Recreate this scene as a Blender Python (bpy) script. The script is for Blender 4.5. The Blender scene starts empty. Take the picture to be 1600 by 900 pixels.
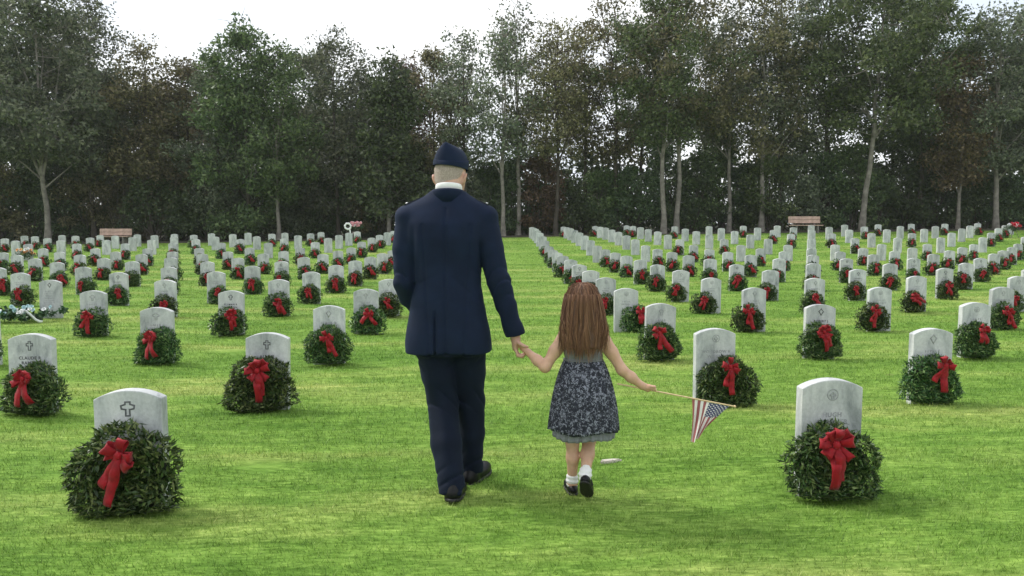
import bpy, bmesh, math, random
import numpy as np
from mathutils import Vector, Matrix, Euler

random.seed(7)
RNG = np.random.default_rng(7)
scene = bpy.context.scene
C = scene.collection

# ---------------------------------------------------------------- camera
CAM_H = 1.348
YAW, PITCH, FPX = -0.054965, 0.068667, 1134.5
cam_data = bpy.data.cameras.new("camera")
cam_data.sensor_width = 36.0
cam_data.lens = 36.0 * FPX / 1600.0
cam_data.clip_start = 0.05
cam_data.clip_end = 2000.0
cam = bpy.data.objects.new("camera", cam_data)
C.objects.link(cam)
cam.location = (0, 0, CAM_H)
cam.rotation_euler = (math.pi / 2 - PITCH, 0, YAW)
scene.camera = cam

# ---------------------------------------------------------------- sky and sun (bright overcast)
SUN_EL, SUN_AZ = math.radians(46), math.radians(-62)      # azimuth from +Y towards +X
world = bpy.data.worlds.new("World")
scene.world = world
world.use_nodes = True
nt = world.node_tree
nt.nodes.clear()
w_out = nt.nodes.new("ShaderNodeOutputWorld")
w_bg = nt.nodes.new("ShaderNodeBackground")
w_sky = nt.nodes.new("ShaderNodeTexSky")
w_sky.sky_type = 'NISHITA'
w_sky.sun_disc = False
w_sky.sun_elevation = SUN_EL
w_sky.sun_rotation = SUN_AZ
w_sky.dust_density = 3.0
w_co = nt.nodes.new("ShaderNodeTexCoord")
w_map = nt.nodes.new("ShaderNodeMapping")
w_map.inputs["Scale"].default_value = (1.0, 1.0, 2.6)
w_noise = nt.nodes.new("ShaderNodeTexNoise")
w_noise.inputs["Scale"].default_value = 2.3
w_noise.inputs["Detail"].default_value = 5.0
w_noise.inputs["Roughness"].default_value = 0.55
w_ramp = nt.nodes.new("ShaderNodeValToRGB")
w_ramp.color_ramp.elements[0].position = 0.34
w_ramp.color_ramp.elements[0].color = (0.66, 0.72, 0.80, 1)
w_ramp.color_ramp.elements[1].position = 0.62
w_ramp.color_ramp.elements[1].color = (1.0, 1.0, 0.99, 1)
w_gain = nt.nodes.new("ShaderNodeVectorMath")
w_gain.operation = 'SCALE'
w_gain.inputs["Scale"].default_value = 5.7
w_mix = nt.nodes.new("ShaderNodeMixRGB")
w_mix.inputs["Fac"].default_value = 0.9            # cloud cover over the clear sky
nt.links.new(w_co.outputs["Generated"], w_map.inputs["Vector"])
nt.links.new(w_map.outputs["Vector"], w_noise.inputs["Vector"])
nt.links.new(w_noise.outputs["Fac"], w_ramp.inputs["Fac"])
nt.links.new(w_ramp.outputs["Color"], w_gain.inputs[0])
nt.links.new(w_sky.outputs["Color"], w_mix.inputs["Color1"])
nt.links.new(w_gain.outputs["Vector"], w_mix.inputs["Color2"])
nt.links.new(w_mix.outputs["Color"], w_bg.inputs["Color"])
nt.links.new(w_bg.outputs["Background"], w_out.inputs["Surface"])
w_bg.inputs["Strength"].default_value = 0.12

sun_data = bpy.data.lights.new("sun", 'SUN')
sun_data.energy = 1.5
sun_data.angle = math.radians(11)
sun_data.color = (1.0, 0.96, 0.9)
sun = bpy.data.objects.new("sun", sun_data)
C.objects.link(sun)
sd = Vector((math.sin(SUN_AZ) * math.cos(SUN_EL), math.cos(SUN_AZ) * math.cos(SUN_EL), math.sin(SUN_EL)))
sun.rotation_euler = sd.to_track_quat('Z', 'Y').to_euler()
sun.location = (-20, 20, 40)

scene.view_settings.view_transform = 'Standard'
scene.view_settings.look = 'None'
scene.view_settings.exposure = 1.08
scene.view_settings.gamma = 1.0
scene.render.engine = 'CYCLES'
scene.cycles.use_denoising = True
scene.cycles.max_bounces = 6
scene.cycles.transparent_max_bounces = 6

# ---------------------------------------------------------------- helpers
def gz(X, Y):
    """height of the lawn: level near the camera, rising gently towards the wood"""
    X = np.asarray(X, float)
    Y = np.asarray(Y, float)
    X = 38 * np.tanh(X / 38)
    Yc = np.minimum(Y, 41.0)
    t = np.maximum(Yc - 6, 0)
    q = np.maximum(Yc - 26, 0)
    z = 0.00854 * t + 0.000539 * t * t + 0.070343 * q - 0.003221 * q * q
    z = z + X * (0.0002278 * t + 0.0008574 * q - 0.00000821 * q * q)
    return z + 0.02 * np.maximum(Y - 41.0, 0)

def cw(a, b):
    """camera-aligned ground offsets (a to the right, b ahead) -> world x, y"""
    return (math.cos(YAW) * a - math.sin(YAW) * b, math.sin(YAW) * a + math.cos(YAW) * b)

def at(px, py, b):
    """world point seen at photo position (px, py) and b metres ahead"""
    el = math.atan((450 - py) / FPX) - PITCH
    z = CAM_H + b * math.tan(el)
    d = b * math.cos(PITCH) + (CAM_H - z) * math.sin(PITCH)
    x, y = cw((px - 800) / FPX * d, b)
    return Vector((x, y, z))

def hash2(ix, iy, seed):
    h = (ix.astype(np.int64) * 374761393 + iy.astype(np.int64) * 668265263 + seed * 974634777) & 0x7fffffff
    h = ((h ^ (h >> 13)) * 1274126177) & 0x7fffffff
    return ((h ^ (h >> 16)) & 0xffff) / 65535.0

def vnoise(x, y, seed=0):
    ix, iy = np.floor(x), np.floor(y)
    fx, fy = x - ix, y - iy
    fx = fx * fx * (3 - 2 * fx)
    fy = fy * fy * (3 - 2 * fy)
    a = hash2(ix, iy, seed); b = hash2(ix + 1, iy, seed)
    c = hash2(ix, iy + 1, seed); d = hash2(ix + 1, iy + 1, seed)
    return (a * (1 - fx) + b * fx) * (1 - fy) + (c * (1 - fx) + d * fx) * fy

def np_mesh(name, V, F, mat=None, smooth=False, mat_idx=None, mats=None):
    """mesh from arrays; F is an (n,3) or (n,4) array, or a list of such"""
    me = bpy.data.meshes.new(name)
    V = np.asarray(V, np.float32).reshape(-1, 3)
    Fs = F if isinstance(F, list) else [F]
    Fs = [np.asarray(f, np.int32) for f in Fs if len(f)]
    nl = sum(f.size for f in Fs)
    nf = sum(len(f) for f in Fs)
    me.vertices.add(len(V))
    me.vertices.foreach_set("co", V.ravel())
    me.loops.add(nl)
    me.loops.foreach_set("vertex_index", np.concatenate([f.ravel() for f in Fs]))
    me.polygons.add(nf)
    tot = np.concatenate([np.full(len(f), f.shape[1], np.int32) for f in Fs])
    st = np.concatenate([[0], np.cumsum(tot)[:-1]]).astype(np.int32)
    me.polygons.foreach_set("loop_start", st)
    if smooth:
        me.polygons.foreach_set("use_smooth", np.ones(nf, bool))
    for m in (mats or ([mat] if mat else [])):
        me.materials.append(m)
    if mat_idx is not None:
        me.polygons.foreach_set("material_index", np.asarray(mat_idx, np.int32))
    me.update(calc_edges=True)
    me.validate()
    return me

def bm_mesh(name, bm, mat=None, smooth=False):
    me = bpy.data.meshes.new(name)
    bm.normal_update()
    bm.to_mesh(me)
    bm.free()
    if mat:
        me.materials.append(mat)
    if smooth:
        for p in me.polygons:
            p.use_smooth = True
    return me

def link(name, data=None, parent=None, loc=(0, 0, 0), rot=(0, 0, 0), scale=None):
    o = bpy.data.objects.new(name, data)
    C.objects.link(o)
    o.location = loc
    o.rotation_euler = rot
    if scale is not None:
        o.scale = scale if hasattr(scale, '__len__') else (scale,) * 3
    if parent is not None:
        o.parent = parent
    return o

def tag(o, label, cat, group=None):
    o["label"] = label
    o["category"] = cat
    if group:
        o["group"] = group
    return o

ORD = ["", "first", "second", "third", "fourth", "fifth", "sixth", "seventh", "eighth", "ninth", "tenth", "eleventh",
       "twelfth", "thirteenth", "fourteenth", "fifteenth", "sixteenth", "seventeenth", "eighteenth", "nineteenth",
       "twentieth", "twenty-first", "twenty-second", "twenty-third", "twenty-fourth", "twenty-fifth", "twenty-sixth",
       "twenty-seventh", "twenty-eighth", "twenty-ninth", "thirtieth", "thirty-first", "thirty-second", "thirty-third",
       "thirty-fourth", "thirty-fifth", "thirty-sixth", "thirty-seventh", "thirty-eighth", "thirty-ninth", "fortieth"]
ORD += ["forty-" + w for w in ORD[1:10]] + ["fiftieth"] + ["fifty-" + w for w in ORD[1:10]]

# ---------------------------------------------------------------- materials
def mat_new(name):
    m = bpy.data.materials.new(name)
    m.use_nodes = True
    n = m.node_tree.nodes
    bsdf = n["Principled BSDF"]
    return m, m.node_tree, bsdf

def ramp(nt, stops):
    r = nt.nodes.new("ShaderNodeValToRGB")
    e = r.color_ramp.elements
    while len(e) < len(stops):
        e.new(0.5)
    for el, (p, c) in zip(e, stops):
        el.position = p
        el.color = (*c, 1)
    return r

def noise(nt, scale, detail=3, vec=None, rough=0.55, dist=0.0):
    t = nt.nodes.new("ShaderNodeTexNoise")
    t.inputs["Scale"].default_value = scale
    t.inputs["Detail"].default_value = detail
    t.inputs["Roughness"].default_value = rough
    t.inputs["Distortion"].default_value = dist
    if vec is not None:
        nt.links.new(vec, t.inputs["Vector"])
    return t

def mapping(nt, scale, kind="Object"):
    co = nt.nodes.new("ShaderNodeTexCoord")
    mp = nt.nodes.new("ShaderNodeMapping")
    mp.inputs["Scale"].default_value = scale
    nt.links.new(co.outputs[kind], mp.inputs["Vector"])
    return mp.outputs["Vector"]

def world_map(nt, scale):
    g = nt.nodes.new("ShaderNodeNewGeometry")
    mp = nt.nodes.new("ShaderNodeMapping")
    mp.inputs["Scale"].default_value = scale
    nt.links.new(g.outputs["Position"], mp.inputs["Vector"])
    return mp.outputs["Vector"], g

def mixc(nt, a, b, fac, mode='MIX'):
    m = nt.nodes.new("ShaderNodeMixRGB")
    m.blend_type = mode
    for s, i in ((a, "Color1"), (b, "Color2"), (fac, "Fac")):
        if isinstance(s, (int, float)):
            m.inputs[i].default_value = s
        elif isinstance(s, tuple):
            m.inputs[i].default_value = (*s, 1)
        else:
            nt.links.new(s, m.inputs[i])
    return m.outputs["Color"]

def bump(nt, bsdf, height, strength=0.3, dist=0.01):
    b = nt.nodes.new("ShaderNodeBump")
    b.inputs["Strength"].default_value = strength
    b.inputs["Distance"].default_value = dist
    nt.links.new(height, b.inputs["Height"])
    nt.links.new(b.outputs["Normal"], bsdf.inputs["Normal"])

def simple(name, col, rough=0.6, var=0.15, scale=20, bmp=0.0, spec=0.5, sheen=0.0, bscale=None):
    m, t, b = mat_new(name)
    v = mapping(t, (1, 1, 1))
    n = noise(t, scale, 4, v)
    r = ramp(t, [(0.3, tuple(c * (1 - var) for c in col)), (0.7, tuple(min(1, c * (1 + var)) for c in col))])
    t.links.new(n.outputs["Fac"], r.inputs["Fac"])
    t.links.new(r.outputs["Color"], b.inputs["Base Color"])
    b.inputs["Roughness"].default_value = rough
    b.inputs["Specular IOR Level"].default_value = spec
    if sheen:
        b.inputs["Sheen Weight"].default_value = sheen
    if bmp:
        n2 = noise(t, bscale or scale * 4, 4, v)
        bump(t, b, n2.outputs["Fac"], bmp, 0.01)
    return m

def leafy(name, dark, mid, light, trans=0.3, rough=0.55, spread=0.5, obj_var=0.12, pos_scale=None):
    """foliage: colour differs from leaf to leaf, with translucency"""
    m, t, b = mat_new(name)
    g = t.nodes.new("ShaderNodeNewGeometry")
    r = ramp(t, [(0.0, dark), (0.5, mid), (1.0, light)])
    t.links.new(g.outputs["Random Per Island"], r.inputs["Fac"])
    col = r.outputs["Color"]
    oi = t.nodes.new("ShaderNodeObjectInfo")
    hsv = t.nodes.new("ShaderNodeHueSaturation")
    mr = t.nodes.new("ShaderNodeMapRange")
    mr.inputs["To Min"].default_value = 1 - obj_var * 2
    mr.inputs["To Max"].default_value = 1 + obj_var * 2
    t.links.new(oi.outputs["Random"], mr.inputs["Value"])
    t.links.new(mr.outputs["Result"], hsv.inputs["Value"])
    mr2 = t.nodes.new("ShaderNodeMapRange")
    mr2.inputs["To Min"].default_value = 0.5 - obj_var * 0.25
    mr2.inputs["To Max"].default_value = 0.5 + obj_var * 0.12
    t.links.new(oi.outputs["Random"], mr2.inputs["Value"])
    t.links.new(mr2.outputs["Result"], hsv.inputs["Hue"])
    t.links.new(col, hsv.inputs["Color"])
    col = hsv.outputs["Color"]
    t.links.new(col, b.inputs["Base Color"])
    b.inputs["Roughness"].default_value = rough
    b.inputs["Specular IOR Level"].default_value = 0.3
    if trans:
        tr = t.nodes.new("ShaderNodeBsdfTranslucent")
        t.links.new(col, tr.inputs["Color"])
        mx = t.nodes.new("ShaderNodeMixShader")
        mx.inputs["Fac"].default_value = trans
        t.links.new(b.outputs["BSDF"], mx.inputs[1])
        t.links.new(tr.outputs["BSDF"], mx.inputs[2])
        t.links.new(mx.outputs["Shader"], t.nodes["Material Output"].inputs["Surface"])
    return m

M = {}
# lawn soil / thatch and grass blades
def lawn_colour(t, vec):
    a = noise(t, 0.55, 4, vec)
    b_ = noise(t, 4.2, 4, vec)
    ra = ramp(t, [(0.26, (0.125, 0.252, 0.044)), (0.50, (0.208, 0.348, 0.074)), (0.73, (0.40, 0.46, 0.165))])
    t.links.new(a.outputs["Fac"], ra.inputs["Fac"])
    rb = ramp(t, [(0.3, (0.62, 0.72, 0.55)), (0.7, (1.22, 1.15, 1.15))])
    t.links.new(b_.outputs["Fac"], rb.inputs["Fac"])
    c_ = noise(t, 26.0, 3, vec, 0.65, 0.4)
    rc = ramp(t, [(0.30, (0.55, 0.62, 0.45)), (0.52, (0.95, 0.97, 0.92)), (0.70, (1.45, 1.32, 1.5))])
    t.links.new(c_.outputs["Fac"], rc.inputs["Fac"])
    return mixc(t, mixc(t, ra.outputs["Color"], rb.outputs["Color"], 1.0, 'MULTIPLY'), rc.outputs["Color"], 1.0, 'MULTIPLY')

m, t, b = mat_new("lawn_turf")
v, g = world_map(t, (0.42, 1.9, 1.0))
lc = lawn_colour(t, v)
v2, _ = world_map(t, (9, 30, 9))
fine = noise(t, 1.0, 5, v2, 0.7)
rf = ramp(t, [(0.3, (0.55, 0.6, 0.5)), (0.7, (1.1, 1.08, 1.0))])
t.links.new(fine.outputs["Fac"], rf.inputs["Fac"])
col = mixc(t, lc, rf.outputs["Color"], 1.0, 'MULTIPLY')
# bare sandy scuffs in the turf
v3, _ = world_map(t, (0.8, 1.6, 1.0))
dn = noise(t, 1.7, 4, v3, 0.6)
rd = ramp(t, [(0.70, (0, 0, 0)), (0.78, (1, 1, 1))])
t.links.new(dn.outputs["Fac"], rd.inputs["Fac"])
col = mixc(t, col, (0.34, 0.27, 0.15), rd.outputs["Color"])
t.links.new(col, b.inputs["Base Color"])
b.inputs["Roughness"].default_value = 0.9
b.inputs["Specular IOR Level"].default_value = 0.1
bump(t, b, fine.outputs["Fac"], 0.6, 0.03)
M["lawn"] = m

m, t, b = mat_new("grass_blades")
v, g = world_map(t, (0.42, 1.9, 1.0))
lc = lawn_colour(t, v)
rr = ramp(t, [(0.0, (0.50, 0.58, 0.36)), (0.45, (1.0, 1.0, 0.9)), (0.84, (1.4, 1.25, 1.2)), (1.0, (1.9, 1.55, 2.2))])
t.links.new(g.outputs["Random Per Island"], rr.inputs["Fac"])
col = mixc(t, lc, rr.outputs["Color"], 1.0, 'MULTIPLY')
t.links.new(col, b.inputs["Base Color"])
b.inputs["Roughness"].default_value = 0.5
b.inputs["Specular IOR Level"].default_value = 0.25
tr = t.nodes.new("ShaderNodeBsdfTranslucent")
t.links.new(col, tr.inputs["Color"])
mx = t.nodes.new("ShaderNodeMixShader")
mx.inputs["Fac"].default_value = 0.3
t.links.new(b.outputs["BSDF"], mx.inputs[1])
t.links.new(tr.outputs["BSDF"], mx.inputs[2])
t.links.new(mx.outputs["Shader"], t.nodes["Material Output"].inputs["Surface"])
M["blade"] = m

# white marble, weathered
m, t, b = mat_new("white_marble")
oi = t.nodes.new("ShaderNodeObjectInfo")
co = t.nodes.new("ShaderNodeTexCoord")
add = t.nodes.new("ShaderNodeVectorMath")
add.operation = 'ADD'
sc_ = t.nodes.new("ShaderNodeVectorMath")
sc_.operation = 'SCALE'
sc_.inputs["Scale"].default_value = 3.0
t.links.new(oi.outputs["Location"], sc_.inputs[0])
t.links.new(co.outputs["Object"], add.inputs[0])
t.links.new(sc_.outputs["Vector"], add.inputs[1])
mp = t.nodes.new("ShaderNodeMapping")
mp.inputs["Scale"].default_value = (3.2, 3.2, 1.2)
t.links.new(add.outputs["Vector"], mp.inputs["Vector"])
n1 = noise(t, 2.4, 6, mp.outputs["Vector"], 0.65, 0.6)
r1 = ramp(t, [(0.28, (0.24, 0.26, 0.27)), (0.46, (0.46, 0.48, 0.49)), (0.70, (0.66, 0.67, 0.67))])
t.links.new(n1.outputs["Fac"], r1.inputs["Fac"])
n2 = noise(t, 60, 4, add.outputs["Vector"], 0.7)
r2 = ramp(t, [(0.3, (0.86, 0.86, 0.85)), (0.6, (1.02, 1.02, 1.02))])
t.links.new(n2.outputs["Fac"], r2.inputs["Fac"])
col = mixc(t, r1.outputs["Color"], r2.outputs["Color"], 1.0, 'MULTIPLY')
mr = t.nodes.new("ShaderNodeMapRange")
mr.inputs["To Min"].default_value = 0.86
mr.inputs["To Max"].default_value = 1.08
t.links.new(oi.outputs["Random"], mr.inputs["Value"])
hs = t.nodes.new("ShaderNodeHueSaturation")
t.links.new(mr.outputs["Result"], hs.inputs["Value"])
t.links.new(col, hs.inputs["Color"])
t.links.new(hs.outputs["Color"], b.inputs["Base Color"])
b.inputs["Roughness"].default_value = 0.62
b.inputs["Specular IOR Level"].default_value = 0.35
bump(t, b, n2.outputs["Fac"], 0.25, 0.003)
M["marble"] = m
M["carving"] = simple("carved_letter_stain", (0.10, 0.105, 0.11), 0.9, 0.35, 40)
M["carving_pale"] = simple("carved_letter_pale", (0.30, 0.31, 0.32), 0.9, 0.25, 40)

M["wreath"] = leafy("wreath_evergreen", (0.016, 0.042, 0.012), (0.054, 0.125, 0.036), (0.19, 0.26, 0.09), 0.15, 0.36, obj_var=0.14)
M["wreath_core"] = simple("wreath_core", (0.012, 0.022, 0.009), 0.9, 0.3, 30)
M["ribbon"] = simple("red_velvet", (0.27, 0.005, 0.012), 0.6, 0.35, 22, 0.15, 0.25, 0.08, 300)
M["ribbon_back"] = simple("red_ribbon_back", (0.52, 0.10, 0.09), 0.6, 0.15, 14)

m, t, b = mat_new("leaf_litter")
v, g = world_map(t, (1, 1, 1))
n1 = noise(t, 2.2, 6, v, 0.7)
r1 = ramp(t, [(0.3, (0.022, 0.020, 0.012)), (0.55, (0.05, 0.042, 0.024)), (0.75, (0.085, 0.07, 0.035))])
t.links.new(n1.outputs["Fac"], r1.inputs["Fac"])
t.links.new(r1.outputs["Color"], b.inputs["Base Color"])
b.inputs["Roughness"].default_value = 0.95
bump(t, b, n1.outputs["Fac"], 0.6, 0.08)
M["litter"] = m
M["bark_pale"] = simple("pale_bark", (0.20, 0.185, 0.16), 0.9, 0.4, 3.5, 0.6, 0.1, bscale=9)
M["bark_dark"] = simple("dark_bark", (0.07, 0.06, 0.05), 0.9, 0.35, 3.5, 0.6, 0.1, bscale=9)
M["leaf_green"] = leafy("leaf_green", (0.036, 0.064, 0.026), (0.082, 0.135, 0.050), (0.165, 0.225, 0.09), 0.3)
M["leaf_grey"] = leafy("leaf_grey_green", (0.054, 0.074, 0.048), (0.115, 0.142, 0.086), (0.22, 0.24, 0.15), 0.3)
M["leaf_olive"] = leafy("leaf_olive", (0.062, 0.064, 0.032), (0.135, 0.130, 0.064), (0.24, 0.21, 0.11), 0.3)
M["leaf_brown"] = leafy("leaf_russet", (0.062, 0.046, 0.027), (0.130, 0.095, 0.054), (0.22, 0.155, 0.088), 0.3)
M["leaf_dark"] = leafy("leaf_dark_evergreen", (0.026, 0.048, 0.022), (0.058, 0.096, 0.040), (0.115, 0.16, 0.068), 0.2)

# ================================================================ the setting
def ripple(X, Y):
    near = np.clip((40 - Y) / 20, 0, 1)
    return near * (0.040 * (vnoise(X / 1.3, Y / 0.36, 3) - 0.5) + 0.026 * (vnoise(X / 0.45, Y / 0.2, 5) - 0.5))

xs = np.unique(np.round(np.concatenate([np.arange(-9, 9.01, 0.2), np.arange(-40, 40.1, 1.0), np.arange(-320, 321, 20.0)]), 3))
ys = np.unique(np.round(np.concatenate([np.arange(-6, 2, 1.0), np.arange(2, 14, 0.08), np.arange(14, 50, 0.5), np.arange(50, 100, 4.0), np.arange(100, 621, 40.0)]), 3))
GX, GY = np.meshgrid(xs, ys)
GZ = gz(GX, GY) + ripple(GX, GY)
nx, ny = len(xs), len(ys)
idx = np.arange(nx * ny).reshape(ny, nx)
quads = np.stack([idx[:-1, :-1], idx[:-1, 1:], idx[1:, 1:], idx[1:, :-1]], -1).reshape(-1, 4)
o = link("lawn", np_mesh("lawn", np.stack([GX, GY, GZ], -1).reshape(-1, 3), quads, M["lawn"], True))
o["kind"] = "structure"

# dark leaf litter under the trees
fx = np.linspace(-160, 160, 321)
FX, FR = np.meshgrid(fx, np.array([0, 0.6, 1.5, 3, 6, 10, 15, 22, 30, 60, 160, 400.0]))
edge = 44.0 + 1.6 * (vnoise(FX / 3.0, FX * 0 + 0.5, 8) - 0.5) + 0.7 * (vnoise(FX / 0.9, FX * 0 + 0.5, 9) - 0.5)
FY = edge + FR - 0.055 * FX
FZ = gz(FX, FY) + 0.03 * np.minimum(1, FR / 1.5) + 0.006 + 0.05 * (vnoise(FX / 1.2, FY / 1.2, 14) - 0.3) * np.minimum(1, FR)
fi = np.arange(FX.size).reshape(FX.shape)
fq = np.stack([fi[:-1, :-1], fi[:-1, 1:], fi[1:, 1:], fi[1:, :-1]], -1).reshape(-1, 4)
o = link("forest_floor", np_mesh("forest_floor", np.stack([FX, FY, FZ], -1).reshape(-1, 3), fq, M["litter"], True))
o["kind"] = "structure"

# grass blades, thinning out with distance
def make_grass():
    parts = []
    edges = np.concatenate([np.arange(2.0, 6, 0.5), np.arange(6, 14, 1.0), np.arange(14, 44, 3.0)])
    for b0, b1 in zip(edges[:-1], edges[1:]):
        bm_ = (b0 + b1) / 2
        rho = 6200 * min(1.0, (3.5 / bm_) ** 1.6)
        hw = 0.74 * b1 + 1.0
        n = int(rho * 2 * hw * (b1 - b0))
        a = RNG.uniform(-hw, hw, n)
        b = RNG.uniform(b0, b1, n)
        X = math.cos(YAW) * a - math.sin(YAW) * b
        Y = math.sin(YAW) * a + math.cos(YAW) * b
        tuft = vnoise(X / 0.07, Y / 0.045, 11) * 0.5 + vnoise(X / 0.25, Y / 0.12, 13) * 0.25 + vnoise(X / 1.1, Y / 0.4, 12) * 0.25
        bare = vnoise(X / 1.4, Y / 0.6, 21) * 0.6 + vnoise(X / 0.4, Y / 0.2, 22) * 0.4
        keep = bare > 0.17
        X, Y, tuft, b = X[keep], Y[keep], tuft[keep], b[keep]
        n = len(X)
        f = (np.maximum(b, 3.5) / 3.5)
        L = (0.007 + 0.034 * tuft) * RNG.uniform(0.6, 1.3, n) * f ** 0.22
        Wd = 0.0034 * f ** 0.75 * RNG.uniform(0.7, 1.3, n)
        th = RNG.uniform(0, 2 * np.pi, n)
        lean = RNG.uniform(0.25, 1.25, n) * L
        lean_dir = th + np.pi / 2 + RNG.normal(0, 0.6, n)
        Z = gz(X, Y) + ripple(X, Y) - 0.003
        base = np.stack([X, Y, Z], -1)
        side = np.stack([np.cos(th), np.sin(th), np.zeros(n)], -1) * Wd[:, None] * 0.5
        tip = base + np.stack([np.cos(lean_dir) * lean, np.sin(lean_dir) * lean, L], -1)
        parts.append(np.stack([base - side, base + side, tip], 1))
    T = np.concatenate(parts)
    V = T.reshape(-1, 3)
    F = np.arange(len(V)).reshape(-1, 3)
    me = np_mesh("grass", V, F, M["blade"])
    o = link("grass", me)
    o["kind"] = "stuff"
    o["label"] = "short mown green grass blades covering the lawn"
    o["category"] = "grass"
make_grass()

# ================================================================ headstones
SW, ST, SH = 0.33, 0.072, 0.61
def slab_mesh(name, bevel=True, segs=12):
    bm = bmesh.new()
    rise = 0.044
    R = (SW * SW / 4 + rise * rise) / (2 * rise)
    prof = [(-SW / 2, -0.10), (SW / 2, -0.10)]
    a0 = math.asin(SW / 2 / R)
    for i in range(segs + 1):
        a = a0 - 2 * a0 * i / segs
        prof.append((R * math.sin(a), SH - R + R * math.cos(a)))
    vs = [bm.verts.new((x, -ST / 2, z)) for x, z in prof]
    f = bm.faces.new(vs)
    r = bmesh.ops.extrude_face_region(bm, geom=[f])
    bmesh.ops.translate(bm, vec=(0, ST, 0), verts=[e for e in r["geom"] if isinstance(e, bmesh.types.BMVert)])
    bmesh.ops.recalc_face_normals(bm, faces=bm.faces)
    if bevel:
        es = [e for e in bm.edges if abs(e.verts[0].co.y - e.verts[1].co.y) < 1e-6] + \
             [e for e in bm.edges if abs(e.verts[0].co.y - e.verts[1].co.y) > 0.03 and abs(abs(e.verts[0].co.x) - SW / 2) < 1e-4]
        bmesh.ops.bevel(bm, geom=es, offset=0.005, segments=2, affect='EDGES', profile=0.5)
    return bm_mesh(name, bm, M["marble"])

def strip_outline(pts, th):
    """thin raised outline of a closed polygon: list of (outer, inner)"""
    P = np.array(pts, float)
    n = len(P)
    out = []
    for i in range(n):
        a, b, c = P[i - 1], P[i], P[(i + 1) % n]
        d1 = (b - a) / np.linalg.norm(b - a)
        d2 = (c - b) / np.linalg.norm(c - b)
        n1 = np.array([-d1[1], d1[0]]); n2 = np.array([-d2[1], d2[0]])
        m_ = n1 + n2
        m_ /= max(1e-6, m_.dot(m_)) / 2
        out.append((b + m_ * th / 2, b - m_ * th / 2))
    return out

def outline_mesh(name, polys, th, mat, closed=True):
    V, F = [], []
    y0, y1 = -ST / 2 - 0.0012, -ST / 2 + 0.002
    for pts in polys:
        o_ = strip_outline(pts, th)
        n = len(o_)
        s = len(V)
        for (p, q) in o_:
            V += [(p[0], y0, p[1]), (q[0], y0, q[1]), (p[0], y1, p[1]), (q[0], y1, q[1])]
        for i in range(n):
            a, b = s + 4 * i, s + 4 * ((i + 1) % n)
            F += [(a, a + 1, b + 1, b), (a, b, b + 2, a + 2), (a + 1, a + 3, b + 3, b + 1)]
    return np_mesh(name, V, np.array(F), mat)

def circle_pts(cx, cz, r, n=18, sx=1.0):
    return [(cx + r * sx * math.cos(2 * math.pi * i / n), cz + r * math.sin(2 * math.pi * i / n)) for i in range(n)]

EZ = SH - 0.082
def cross_pts(cz, a=0.009, arm=0.024, up=0.024, down=0.042):
    return [(-a, cz - down), (a, cz - down), (a, cz - a), (arm, cz - a), (arm, cz + a), (a, cz + a), (a, cz + up),
            (-a, cz + up), (-a, cz + a), (-arm, cz + a), (-arm, cz - a), (-a, cz - a)]
def emblem_meshes(mat, tagn):
    wide = [(-0.010, EZ - 0.045), (0.010, EZ - 0.045), (0.009, EZ - 0.014), (0.030, EZ - 0.010), (0.033, EZ + 0.006), (0.012, EZ + 0.012),
            (0.012, EZ + 0.024), (-0.012, EZ + 0.024), (-0.012, EZ + 0.012), (-0.033, EZ + 0.006), (-0.030, EZ - 0.010), (-0.009, EZ - 0.014)]
    diamond = [(0, EZ - 0.036), (0.014, EZ - 0.012), (0.026, EZ + 0.004), (0.012, EZ + 0.018), (0, EZ + 0.034), (-0.012, EZ + 0.018),
               (-0.026, EZ + 0.004), (-0.014, EZ - 0.012)]
    return [outline_mesh("emblem_cross" + tagn, [wide], 0.0075, mat),
            outline_mesh("emblem_diamond" + tagn, [diamond], 0.009, mat),
            outline_mesh("emblem_ring" + tagn, [circle_pts(0, EZ + 0.004, 0.029, 20), cross_pts(EZ + 0.003, 0.005, 0.015, 0.017, 0.022)], 0.005, mat),
            outline_mesh("emblem_latin" + tagn, [cross_pts(EZ)], 0.007, mat)]
EMB_D = emblem_meshes(M["carving"], "_dark")
EMB_P = emblem_meshes(M["carving_pale"], "_pale")

def text_mesh(lines, mat):
    V, F = [], []
    off = 0
    for i, (s, size) in enumerate(lines):
        cu = bpy.data.curves.new("letters", 'FONT')
        cu.body = s
        cu.align_x = 'CENTER'
        cu.size = size
        cu.space_character = 1.12
        cu.extrude = 0.0016
        cu.offset = 0.0009
        cu.resolution_u = 2
        to = bpy.data.objects.new("letters", cu)
        C.objects.link(to)
        bpy.context.view_layer.update()
        me = bpy.data.meshes.new_from_object(to.evaluated_get(bpy.context.evaluated_depsgraph_get()))
        z = SH - 0.196 - i * 0.038
        co = np.zeros(len(me.vertices) * 3)
        me.vertices.foreach_get("co", co)
        co = co.reshape(-1, 3)
        V += [(x, -ST / 2 - zz + 0.0004, z + y) for x, y, zz in co]
        for p in me.polygons:
            F.append([v + off for v in p.vertices])
        off = len(V)
        bpy.data.objects.remove(to)
        bpy.data.meshes.remove(me)
        bpy.data.curves.remove(cu)
    me = bpy.data.meshes.new("inscription")
    me.from_pydata(V, [], F)
    me.materials.append(mat)
    me.update()
    return me

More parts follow.
